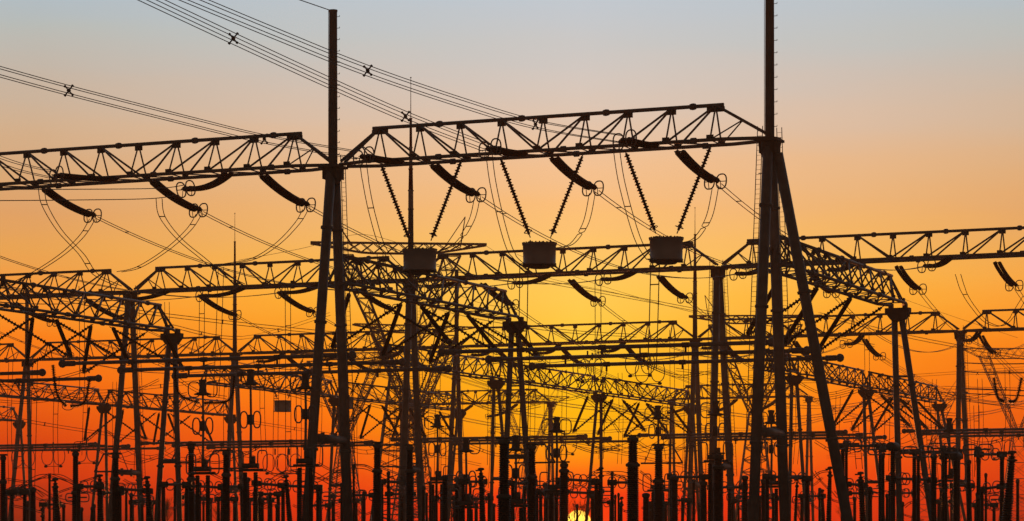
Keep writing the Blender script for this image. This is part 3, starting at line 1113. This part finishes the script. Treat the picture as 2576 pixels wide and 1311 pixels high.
def head_rings(T, c, a, b, r=.035, sep=.55, sq=.55, name="grading_ring", nrm=None):
    for sg in (-1, 1):
        MB().oval(c + E1 * (sg * sep), nrm or V((.15 * sg, 1, 0)), a, b, r, 18, sq=sq).build(name, M_ALU, T)


def post_column(u, v, w, Y, kind="plain", taper=1.25, knee=None, rings=False, arms=False, lean=0):
    """tall porcelain column on a pedestal: sections with flanges, a wider lower tank, a cap"""
    top = P(u, v, Y)
    r = w / 2 * Y / FPX
    names = {"plain": ("ribbed_column", "slim ribbed porcelain column standing in the yard", "insulator column"),
             "thick": ("current_transformer", "thick ribbed column widening toward its foot", "transformer column"),
             "arm": ("disconnector_column", "tall column topped by a trapezoid frame", "disconnector"),
             "small": ("support_insulator", "short ribbed support insulator in the yard", "insulator"),
             "bush": ("slanted_bushing", "slanted tapering bushing with a mushroom cap", "bushing"),
             "ring": ("arrester_column", "tall thin column crowned by big oval rings", "arrester"),
             "fork": ("terminal_post", "thin post with wires forking off its tip", "post insulator")}[kind]
    base = V((top.x, top.y, 0))
    T = thing(names[0], base, None, names[2], names[0].replace("_", " ") + "s", names[1])
    H = top.z
    zb = min(2.2, H * .35)
    if kind == "bush":
        foot = base - E1 * (lean * Y / FPX * 1.6)
        d = (top - foot)
        L = d.length
        m = MB()
        k = int(L / .16)
        pr = []
        for i in range(k):
            f = i / k
            rr = r * (1.7 - .85 * f)
            pr += [(L * f, rr * .74), (L * f + .06, rr), (L * f + .09, rr), (L * f + .13, rr * .74)]
        m.lathe(foot, d, pr, 10)
        m.build("porcelain", M_PORC, T)
        m = MB()
        m.lathe(top - UP * .1, UP, [(0, r * .4), (.22, r * .4), (.25, r * 1.1), (.34, r * 1.15), (.4, r * .9), (.42, .02)], 12)
        m.lathe(top - UP * .42, UP, [(0, r * .5), (.05, r * 1.3), (.14, r * 1.3), (.2, r * .5)], 12)
        m.box(top + UP * .12 - E1 * r * .9, r * 2.2, .1, .1, E1, E2)
        m.build("cap", M_DARK, T)
        return T
    m = MB()
    m.lathe(base, UP, [(0, r * 1.15 + .15), (.3, r * 1.15 + .15), (.32, r * .8), (zb - .12, r * .8), (zb - .1, r * 1.3), (zb, r * 1.3)], 10)
    m.build("pedestal", M_STEEL, T)
    if knee:
        zk = P(u, knee, Y).z
        m = MB()
        stack(m, V((base.x, base.y, zb)), zk - zb, r * taper, r * taper * .97)
        m.build("porcelain", M_PORC, T)
        m = MB()
        m.lathe(V((base.x, base.y, zk)), UP, [(0, r * taper * .9), (.05, r * taper * 1.12), (.2, r * taper * 1.12), (.3, r * .9)], 12)
        m.build("flange", M_DARK, T)
        z0 = zk + .25
    else:
        z0 = zb
    m = MB()
    stack(m, V((base.x, base.y, z0)), H - .3 - z0, r * (1.0 if knee else taper), r * .92, pitch=.14 if kind != "small" else .11)
    m.build("porcelain", M_PORC, T)
    m = MB()
    m.lathe(V((base.x, base.y, H - .34)), UP, [(0, r * .8), (.05, r * 1.1), (.24, r * 1.15), (.3, r * .8), (.34, r * .5)], 12)
    if kind in ("arm", "thick"):
        m.box(V((base.x, base.y, H + .04)), r * 3.0, .2, .12, E1, E2)
    m.build("cap", M_DARK, T)
    if kind == "arm":
        c = V((base.x, base.y, H))
        m = MB()
        sg = 1 if arms >= 0 else -1
        w1, w2, dz = 1.0, 1.75, 1.25
        m.tube(c + E1 * (-.5 * sg), c + E1 * (w1 * sg), .07, n=6)
        m.tube(c + E1 * (w1 * sg), c + E1 * (w2 * sg) - UP * dz, .055, n=6)
        m.tube(c - E1 * (w2 * .75 * sg) - UP * dz, c + E1 * (w2 * sg) - UP * dz, .07, n=6)
        m.tube(c - E1 * (w1 * .5 * sg), c - E1 * (w2 * .6 * sg) - UP * dz, .03, n=5)
        m.build("arm_frame", M_ALU, T)
    if rings or kind == "ring":
        c = V((base.x, base.y, H + .25))
        head_rings(T, c, .5, .36, .05, .55)
        m = MB().tube(c - E1 * .9, c + E1 * .9, .07, n=6)
        m.box(c, .4, .3, .4, E1, E2)
        m.build("terminal", M_ALU, T)
    if kind == "fork":
        m = MB()
        c = V((base.x, base.y, H))
        for sg in (-1, 1):
            for dz in (0, -.28):
                pts = smoothpts([c + UP * dz, c + E1 * (sg * 1.2) + UP * (dz - .12), c + E1 * (sg * 3.0) - UP * (1.0 - dz), c + E1 * (sg * 4.6) - UP * (1.3 - dz)], 6)
                m.path(pts, .03, 5)
        m.build("tap_wire", M_WIRE, T)
    return T


EQ = [  # u, v, width, Y, kind, knee, arms
    (8, 1146, 14, 176, "thick", 1218, 0), (190, 1136, 16, 190, "thick", 1245, 0), (291, 1142, 17, 186, "arm", 1210, -1), (481, 1120, 17, 192, "arm", 1210, -1), (569, 1134, 18, 184, "arm", 1200, -1),
    (949, 1115, 19, 182, "thick", 1190, 0), (1031, 1121, 18, 188, "thick", 1190, 0), (1268, 1104, 28, 170, "thick", 1255, 0), (1338, 1119, 20, 182, "arm", 1205, 1), (1592, 1098, 26, 172, "thick", 1175, 0), (1657, 1120, 22, 182, "arm", 1215, 1),
    (500, 1213, 16, 188, "plain", None, 0), (619, 1200, 18, 186, "plain", None, 0), (83, 1226, 14, 196, "plain", None, 0), (233, 1274, 10, 200, "small", None, 0), (205, 1276, 9, 205, "small", None, 0), (527, 1252, 15, 192, "small", None, 0),
    (566, 1270, 9, 210, "small", None, 0), (803, 1229, 14, 200, "plain", None, 0), (916, 1236, 9, 205, "small", None, 0), (977, 1186, 9, 200, "plain", None, 0), (1119, 1195, 15, 190, "plain", None, 0), (1082, 1210, 7, 205, "small", None, 0),
    (1098, 1184, 7, 208, "plain", None, 0), (1183, 1214, 8, 206, "small", None, 0), (1491, 1244, 12, 196, "small", None, 0), (1697, 1196, 19, 188, "plain", None, 0), (1770, 1210, 17, 190, "plain", None, 0), (1874, 1196, 15, 190, "plain", None, 0),
    (1717, 1252, 9, 205, "small", None, 0), (1452, 1268, 7, 230, "small", None, 0), (1548, 1244, 6, 212, "small", None, 0), (1556, 1240, 6, 214, "small", None, 0), (2031, 1210, 12, 192, "plain", None, 0), (2244, 1206, 12, 190, "plain", None, 0), (2188, 1224, 13, 198, "plain", None, 0),
    (2349, 1142, 16, 182, "plain", None, 0), (2401, 1226, 12, 196, "small", None, 0), (2437, 1156, 12, 186, "plain", None, 0), (2468, 1256, 10, 205, "small", None, 0), (2521, 1144, 12, 184, "plain", 1232, 0), (400, 1219, 6, 205, "small", None, 0), (410, 1219, 6, 206, "small", None, 0),
    (1625, 1240, 18, 196, "small", None, 0), (1807, 1142, 22, 186, "thick", 1180, 0), (1419, 1164, 19, 186, "thick", 1190, 0), (1145, 1260, 12, 212, "small", None, 0), (1920, 1205, 13, 200, "plain", None, 0), (660, 1255, 9, 205, "small", None, 0), (698, 1268, 12, 205, "small", None, 0),
    (124.7, 1193, 7, 195, "fork", None, 0), (62, 1220, 6, 205, "fork", None, 0), (750, 1182, 7, 192, "fork", None, 0), (890, 1169, 7, 196, "fork", None, 0), (1540, 1186, 8, 200, "fork", None, 0), (1390, 1256, 8, 215, "small", None, 0),
    (2129, 1126, 9, 178, "ring", None, 0), (2221, 1140, 10, 178, "ring", None, 0), (2310, 1146, 10, 178, "ring", None, 0), (2373, 1137, 8, 182, "ring", 1240, 0), (2460, 1140, 8, 182, "ring", 1255, 0), (1150, 1215, 14, 205, "ring", None, 0), (1320, 1222, 9, 210, "ring", None, 0), (1375, 1250, 7, 216, "ring", None, 0),
    (680, 1238, 9, 200, "plain", None, 0), (1945, 1240, 8, 205, "small", None, 0), (860, 1215, 10, 200, "plain", None, 0), (440, 1212, 9, 208, "plain", None, 0), (330, 1240, 9, 208, "small", None, 0), (1065, 1222, 9, 206, "plain", None, 0), (1230, 1240, 8, 215, "small", None, 0), (1745, 1205, 9, 206, "plain", None, 0),
    (1835, 1220, 9, 206, "plain", None, 0), (2270, 1262, 9, 210, "small", None, 0), (2480, 1190, 8, 205, "plain", None, 0), (2150, 1250, 9, 208, "small", None, 0), (2560, 1205, 10, 205, "plain", None, 0), (30, 1262, 9, 210, "small", None, 0), (160, 1268, 9, 215, "small", None, 0), (640, 1236, 9, 212, "small", None, 0),
    (139, 1214, 13, 186, "bush", None, -10), (251, 1204, 13, 188, "bush", None, -3), (370, 1209, 14, 184, "bush", None, -12), (720, 1206, 14, 186, "bush", None, -12), (1210, 1188, 14, 184, "bush", None, -5), (1512, 1186, 13, 188, "bush", None, 8), (1155, 1264, 9, 200, "bush", None, -6), (1564, 1260, 9, 200, "bush", None, 6),
    (2088, 1185, 13, 184, "bush", None, 4), (2068, 1242, 11, 190, "bush", None, -5), (2165, 1198, 15, 182, "bush", None, -7), (2005, 1212, 8, 190, "bush", None, 6), (2546, 1146, 20, 172, "bush", None, 14), (107, 1288, 8, 200, "bush", None, -4)]
for (u, v, w, Y, kind, knee, ex) in EQ:
    post_column(u, v, w * ((.9 + .07 * (int(u) % 4)) if kind in ('plain', 'bush') else 1.0), Y, kind, knee=knee, arms=ex, lean=ex, taper={"thick": 1.25, "arm": 1.22, "plain": 1.02 + .05 * (int(u) % 4)}.get(kind, 1.05))


def pantograph(u, vt, vk, vb, Y, label=None):
    """closed pantograph disconnector: ribbed support, base box with rectangular rings, folding arm with oval rings at the knee, top contact with rings"""
    base = V(((u - UC) * Y / FPX, Y, 0))
    zt, zk, zb = (P(u, v, Y).z for v in (vt, vk, vb))
    T = thing("pantograph_switch", base, None, "disconnector", "pantograph switches", "tall pantograph pole with rings at its knee")
    m = MB()
    for sg in (-1, 1):
        p = base + E1 * (sg * .42)
        m.lathe(p, UP, [(0, .3), (1.4, .3), (1.45, .22)], 8)
        stack(m, p + UP * 1.45, zb - 1.9, .19, .17, pitch=.15, n=10)
    m.build("support_insulator", M_PORC, T)
    m = MB()
    m.box(base + UP * zb, 1.15, .5, .34, E1, E2)
    m.box(base + UP * (zb + .4) + E1 * .15, .36, .3, .55, E1, E2)
    m.tube(base + UP * (zb - .3) - E1 * .9, base + UP * (zb - .3) + E1 * 1.0, .1, n=8)
    m.build("gear_box", M_DARK, T)
    head_rings(T, base + UP * (zb + .35), .34, .72, .05, .95, sq=.45, name="frame_ring")
    m = MB()
    m.tube(base + UP * zb, base + UP * zk + E1 * .05, .10, .085, n=8)
    m.tube(base + UP * zk + E1 * .05, base + UP * zt, .085, .075, n=8)
    m.build("arm", M_ALU, T)
    m = MB()
    m.box(base + UP * zk, .3, .28, .7, E1, E2)
    m.build("knee_joint", M_DARK, T)
    head_rings(T, base + UP * zk, .26, .58, .055, .52, sq=.8, name="knee_ring")
    m = MB()
    m.lathe(base + UP * (zt - .5), UP, [(0, .1), (.06, .62), (.14, .62), (.25, .3), (.8, .2), (1.1, .3), (1.15, .15)], 12)
    m.build("contact_bell", M_DARK, T)
    head_rings(T, base + UP * (zt - .05), .42, .55, .045, .7, sq=.7, name="contact_ring")
    return T


for a in ((510, 978, 1072, 1180, 186), (630, 952, 1056, 1172, 184), (768, 962, 1042, 1160, 178), (1297, 1118, 1190, 1262, 186), (1172, 1122, 1205, 1266, 196), (1400, 1072, 1140, 1225, 190), (1800, 1030, 1085, 1150, 190), (2388, 1072, 1140, 1200, 210), (1940, 1052, 1130, 1215, 210), (1100, 1062, 1130, 1205, 222), (1655, 1040, 1085, 1225, 215)):
    pantograph(*a)

# horizontal break switches: a bar on two short insulators carrying pairs of round rings


def break_bar(u0, u1, v, Y, n=2, dv=0):
    a, b = P(u0, v, Y), P(u1, v + dv, Y)
    T = thing("break_switch", a.lerp(b, .5) * 1.0, None, "disconnector", "horizontal break switches", "level switch bar carrying paired round rings")
    d = (b - a).normalized()
    MB().tube(a, b, .10, n=8).build("bar", M_ALU, T)
    for i in range(n):
        c = a.lerp(b, (i + .5) / n)
        for sg in (-1, 1):
            MB().oval(c + d * (sg * .36), V((.3 * sg, 1, 0)), .3, .42, .04, 14, sq=.8).build("ring", M_ALU, T)
    for q in (a, b):
        m = MB()
        m.lathe(V((q.x, q.y, 0)), UP, [(0, .28), (1.8, .28), (1.85, .2)], 8)
        stack(m, V((q.x, q.y, 1.85)), max(.4, q.z - 2.0), .17, .15, pitch=.14, n=8)
        m.build("support_insulator", M_PORC, T)
        m = MB().box(q, .7, .4, .4, d, d.cross(UP), UP)
        m.build("contact_box", M_DARK, T)
    return T


for a in ((198, 250, 1224, 188, 1), (300, 372, 1230, 186, 2, 5), (411, 470, 1219, 190, 1), (470, 560, 1222, 190, 2, 5), (645, 712, 1216, 190, 2, 6), (712, 800, 1222, 192, 2, 4), (652, 700, 1243, 205, 1), (1360, 1400, 1240, 205, 2), (1420, 1500, 1206, 188, 2, 5), (1350, 1412, 1236, 196, 2, 5),
          (1420, 1492, 1238, 198, 3, 3), (1540, 1590, 1214, 190, 2), (1290, 1338, 1216, 195, 2), (1165, 1215, 1212, 196, 2), (1690, 1770, 1200, 190, 2), (1930, 2030, 1199, 186, 2, 5), (2130, 2170, 1218, 190, 1, 2), (2240, 2345, 1203, 186, 3, 5), (2375, 2408, 1137, 190, 1), (2375, 2410, 1148, 190, 1), (2462, 2520, 1143, 186, 1),
          (2470, 2520, 1231, 188, 1, -8), (2120, 2215, 1122, 182, 2), (2300, 2378, 1137, 184, 1), (880, 940, 1246, 205, 2), (960, 1030, 1212, 200, 1), (1790, 1870, 1226, 200, 2), (30, 62, 1238, 195, 1), (560, 610, 1224, 200, 1), (2400, 2440, 1222, 200, 2)):
    break_bar(*a)

# slack wires between pieces of equipment
SW = [[(14, 1205), (70, 1212), (100, 1204), (124, 1193)], [(124, 1193), (165, 1208), (185, 1216)], [(145, 1240), (172, 1230), (190, 1226)], [(200, 1214), (235, 1203), (250, 1202)], [(35, 1240), (60, 1222), (80, 1226), (110, 1250)], [(30, 1272), (70, 1280), (110, 1290)],
      [(528, 1190), (560, 1205), (575, 1206)], [(588, 1206), (610, 1200), (632, 1208)], [(665, 1182), (700, 1196), (735, 1186), (750, 1182)], [(800, 1165), (840, 1185), (880, 1183), (890, 1170)], [(890, 1170), (920, 1172), (945, 1185)], [(410, 1276), (440, 1278), (470, 1266)], [(780, 1200), (830, 1206), (862, 1192)],
      [(660, 1120), (600, 1150), (540, 1164), (500, 1150)], [(400, 1150), (450, 1165), (500, 1158), (560, 1130)], [(1375, 1215), (1400, 1205), (1420, 1212)], [(1365, 1270), (1390, 1278), (1410, 1262)], [(1475, 1202), (1495, 1188), (1512, 1186)], [(1525, 1188), (1560, 1200), (1590, 1215)], [(1610, 1185), (1640, 1210), (1660, 1225)],
      [(2046, 1185), (2060, 1205), (2088, 1235)], [(2030, 1215), (2060, 1190), (2084, 1185)], [(2170, 1200), (2200, 1212), (2240, 1208)], [(2095, 1235), (2120, 1262), (2150, 1268)], [(2318, 1230), (2335, 1255), (2346, 1256)], [(2275, 1276), (2290, 1265), (2310, 1262)], [(2470, 1240), (2490, 1270), (2512, 1280)], [(2480, 1246), (2500, 1244), (2512, 1240)],
      [(2315, 1222), (2340, 1236), (2350, 1240)], [(2040, 1270), (2060, 1280), (2068, 1284)], [(1070, 1150), (1030, 1175), (980, 1170), (940, 1150)], [(250, 1080), (215, 1110), (190, 1115), (188, 1130)], [(268, 1085), (288, 1100), (300, 1140)], [(1450, 1100), (1500, 1125), (1560, 1132)], [(1560, 1120), (1500, 1138), (1440, 1120)], [(1700, 1130), (1750, 1120), (1790, 1090)], [(620, 1240), (650, 1250), (690, 1262)]]
for pl in SW:
    a = smoothpts([P(u, v, 192) for u, v in pl], 7)
    wires("slack_wire", a, ((-.14, .06), (.14, -.06)), .028, "short slack twin wire between yard apparatus", "wire", group="slack yard wires", spacers=(.5,))
# small ring pairs under low bus pipes (static contacts)
for u, v, Y in ((58, 1152, 300), (134, 1148, 300), (218, 1140, 300), (602, 1158, 300), (692, 1165, 290), (728, 1165, 290), (2522, 1130, 300), (1420, 1118, 300), (2490, 1120, 300), (1635, 935, 250), (1610, 915, 250), (1478, 925, 250), (1490, 930, 250)):
    c = P(u, v, Y)
    T = thing("contact_cage", c, None, "bus contact", "hanging bus contacts", "pair of oval rings below a bus pipe")
    for sg in (-1, 1):
        MB().oval(c + E1 * (sg * .8), V((0, 1, 0)), .65, 1.0, .045, 18, sq=.9).build("ring", M_ALU, T)
    MB().tube(c - E1 * 1.0 - UP * 1.15, c + E1 * 1.0 - UP * 1.15, .035, n=5).tube(c + UP * .9, c + UP * 1.6, .09, n=6).build("hanger", M_DARK, T)
    m = MB()
    for sg in (-1, 1):
        m.lathe(c + E1 * (sg * 1.0) - UP * 1.3, UP, [(0, .06), (.05, .2), (.22, .2), (.3, .06)], 8)
    m.build("weight", M_DARK, T)

# second tier of small drums hung behind, under the third row
for u, v0, v1, w, lab in ((711, 1008, 1036, 44, "small drum on a V of insulators between needle mast and flat-topped post"), (868, 999, 1029, 44, "small drum half hidden behind the flat-topped post's leg"), (1037, 1004, 1031, 42, "small drum below the first large drum, behind its mast")):
    Y = -on_t(u, 328) * SA + 328 * CA
    top, bot = P(u, v0, Y), P(u, v1, Y)
    rr = w / 2 * Y / FPX
    T = thing("line_trap", top, lab, "line trap", "hanging drums")
    h = top.z - bot.z
    MB().lathe(bot, UP, [(0, rr), (.1, rr), (.12, rr * .95), (h - .12, rr * .95), (h - .1, rr), (h, rr)], 20).build("coil", M_PAINT, T)
    for sg in (-1, 1):
        single(P(u + sg * 52, v0 - 108, Y), P(u + sg * 13, v0 - 4, Y), "ribbed string in a V above a drum", group="V strings of the drums", rd=.21, pitch=.3, core=.08, n=7)
# level twin wires running off past the plain round column
for v in (914, 936, 978, 991):
    wires("level_wire", [P(2420, v - 1, 331), P(2500, v + 2, 326), P(2600, v + (1 if v < 950 else 6), 320)], ((0, 0),), .07, "level wire leaving the plain round column", group="level wires")
# slack jumpers and bundle loops between the rows
CAT = [[(-10, 962), (60, 966), (150, 950), (235, 925)], [(85, 972), (190, 1002), (320, 988), (400, 955)], [(120, 982), (250, 1016), (400, 1004), (470, 990)], [(-10, 1008), (70, 1012), (160, 1000), (240, 975)], [(430, 940), (500, 985), (570, 1000)], [(540, 930), (600, 962), (690, 985)],
       [(640, 960), (720, 940), (800, 905)], [(700, 985), (760, 1000), (850, 1030)], [(880, 915), (960, 945), (1050, 950)], [(1040, 960), (1100, 1000), (1180, 985)], [(1085, 985), (1200, 1012), (1290, 985)], [(1150, 930), (1230, 965), (1330, 960)], [(1180, 1010), (1260, 1035), (1360, 1020)],
       [(1330, 985), (1420, 1005), (1490, 985)], [(1470, 1000), (1530, 1050), (1560, 1090)], [(1240, 830), (1330, 880), (1400, 930)], [(1540, 960), (1640, 1000), (1720, 980)], [(1600, 905), (1700, 945), (1790, 935)], [(1800, 1000), (1870, 980), (1960, 930)], [(1850, 945), (1930, 985), (2010, 960)],
       [(1990, 950), (2070, 990), (2150, 975)], [(2020, 1010), (2120, 995), (2220, 960)], [(2140, 955), (2200, 985), (2270, 965)], [(2230, 990), (2300, 1030), (2390, 1020)], [(2120, 1060), (2200, 1045), (2290, 1010)], [(2330, 975), (2420, 1000), (2520, 985)], [(360, 900), (450, 930), (540, 915)], [(820, 870), (900, 905), (990, 890)],
       [(960, 1075), (1020, 1100), (1100, 1085)], [(1180, 1120), (1260, 1145), (1340, 1128)], [(1580, 1090), (1640, 1130), (1700, 1112)], [(250, 1130), (330, 1165), (410, 1145)], [(2050, 1110), (2110, 1140), (2180, 1125)], [(1900, 1090), (1960, 1120), (2030, 1100)], [(2400, 1090), (2470, 1115), (2560, 1095)]]
for k, pl in enumerate(CAT):
    a = smoothpts([P(u, v, 268 + (k * 37) % 62) for u, v in pl], 8)
    wires("loop_wire", a, ((-.2, .12), (.2, -.16)), .034, "slack twin loop slung between gantry rows", "wire", group="slack loops between rows", spacers=(.3, .7))
# apparatus standing farther back in the yard
ry = random.Random(21)
for i in range(46):
    u = 25 + i * 55.5 + ry.uniform(-20, 20)
    Y = ry.uniform(214, 262)
    if abs(u - 1454) < 34:
        continue
    post_column(u, ry.uniform(1226, 1268), ry.uniform(6, 10), Y, "small" if i % 3 else "ring", taper=1.15)
for i in range(44):
    pl, y0 = [], ry.uniform(1205, 1285)
    u = 10 + i * 59 + ry.uniform(-20, 20)
    w = ry.uniform(30, 80)
    dy = ry.uniform(-12, 30)
    a = smoothpts([P(u, y0, 205 + i % 5 * 8), P(u + w * .4, y0 + 6 + ry.uniform(0, 10), 205 + i % 5 * 8), P(u + w, y0 + dy, 205 + i % 5 * 8)], 6)
    wires("slack_wire", a, ((-.14, .06), (.14, -.06)), .028, "short slack twin wire between yard apparatus", "wire", group="slack yard wires", spacers=(.5,))
for i in range(24):
    u = 20 + i * 106 + ry.uniform(-30, 30)
    w = ry.uniform(34, 58)
    if u < 1486 and u + w > 1422:
        continue
    break_bar(u, u + w, ry.uniform(1236, 1272), ry.uniform(212, 255), 1 + i % 2)

# round tanks seen end-on beside the flared column
for u, v, r_, Y, lab in ((2246, 1124, 11.5, 176, "round dark tank end beside the flared column's crossbar"), (2404, 1148, 11, 184, "wide dark drum behind the plain round column")):
    c = P(u, v, Y)
    rr = r_ * Y / FPX
    T = thing("breaker_tank", c, lab, "breaker", "breaker tanks")
    MB().lathe(c - E2 * .8, E2, [(0, rr * .3), (.05, rr * .85), (.15, rr), (1.6, rr), (1.7, rr * .85), (1.75, rr * .3)], 18).build("tank", M_DARK, T)
    m = MB()
    stack(m, V((c.x, c.y, 2.0)), c.z - rr - 2.0, .2, .18, n=10)
    m.build("support_insulator", M_PORC, T)
    MB().lathe(V((c.x, c.y, 0)), UP, [(0, .4), (2.0, .35)], 8).build("pedestal", M_STEEL, T)

# ------------------------------------------------------------------ bare trees on the horizon
rt = random.Random(5)


def tree(u, Y, h):
    b = V(((u - UC) * Y / FPX, Y, 0))
    T = thing("bare_tree", b, None, "tree", "bare trees on the horizon", "faint leafless tree on the horizon")
    m = MB()
    m.tube(b, b + UP * h * .3, h * .016, h * .012, n=5)
    m.build("trunk", M_BARK, T)
    m = MB()

    def br(p, d, L, r, k):
        q = p + d * L
        m.tube(p, q, r, r * .6, n=3)
        if k == 0:
            return
        for i in range(3 if k > 1 else 4):
            nd = (d + V((rt.uniform(-.5, .5), rt.uniform(-.5, .5), rt.uniform(-.05, .45)))).normalized()
            br(p.lerp(q, rt.uniform(.45, 1)), nd, L * rt.uniform(.55, .8), r * .55, k - 1)
    for i in range(5):
        br(b + UP * h * rt.uniform(.2, .3), V((rt.uniform(-.4, .4), rt.uniform(-.4, .4), 1)).normalized(), h * .3, h * .008, 4)
    m.build("crown", M_BARK, T)


for u, Y, h in ((408, 520, 10), (425, 560, 11), (1138, 500, 11.5), (1150, 560, 12), (1398, 520, 10), (1440, 540, 10.5), (1478, 500, 9), (1680, 520, 10), (1742, 560, 12), (1310, 540, 9), (560, 540, 9), (2020, 520, 9), (880, 540, 9), (2130, 560, 10), (290, 560, 9), (2405, 560, 9)):
    tree(u, Y, h)

# ------------------------------------------------------------------ evening haze
m = MB()
m.box(V((0, 475, 31.5)), 900, 1000, 65)
hz = m.build("haze", M_STEEL, smooth=False)
hm = bpy.data.materials.new("haze")
hm.use_nodes = True
hm.node_tree.nodes.clear()
pv = hm.node_tree.nodes.new('ShaderNodeVolumePrincipled')
pv.inputs['Color'].default_value = (1.0, .74, .42, 1)
pv.inputs['Density'].default_value = HAZE
pv.inputs['Anisotropy'].default_value = 0.0
ho = hm.node_tree.nodes.new('ShaderNodeOutputMaterial')
hm.node_tree.links.new(pv.outputs[0], ho.inputs['Volume'])
hz.data.materials[0] = hm
tag(hz, kind='stuff')
# ------------------------------------------------------------------ labels by rank from the sun
ORD = "first second third fourth fifth sixth seventh eighth ninth tenth eleventh twelfth thirteenth fourteenth fifteenth sixteenth seventeenth eighteenth nineteenth twentieth".split()
ORD += ["twenty-" + w for w in ORD[:9]] + ["thirtieth"] + ["thirty-" + w for w in ORD[:9]] + ["fortieth"] + ["forty-" + w for w in ORD[:9]] + ["fiftieth"] + ["fifty-" + w for w in ORD[:9]] + ["sixtieth"] + ["sixty-" + w for w in ORD[:9]]
by = {}
for ph, o, u in LATER:
    by.setdefault((ph, u >= SUN_U), []).append((abs(u - SUN_U), o))
for (ph, right), lst in by.items():
    for k, (_, o) in enumerate(sorted(lst, key=lambda x: x[0])):
        o['label'] = "%s %s from the sun toward the %s" % (ORD[k], ph, "three-legged column" if right else "flat-topped post")
for o in C.objects:
    if '_o' in o:
        del o['_o']
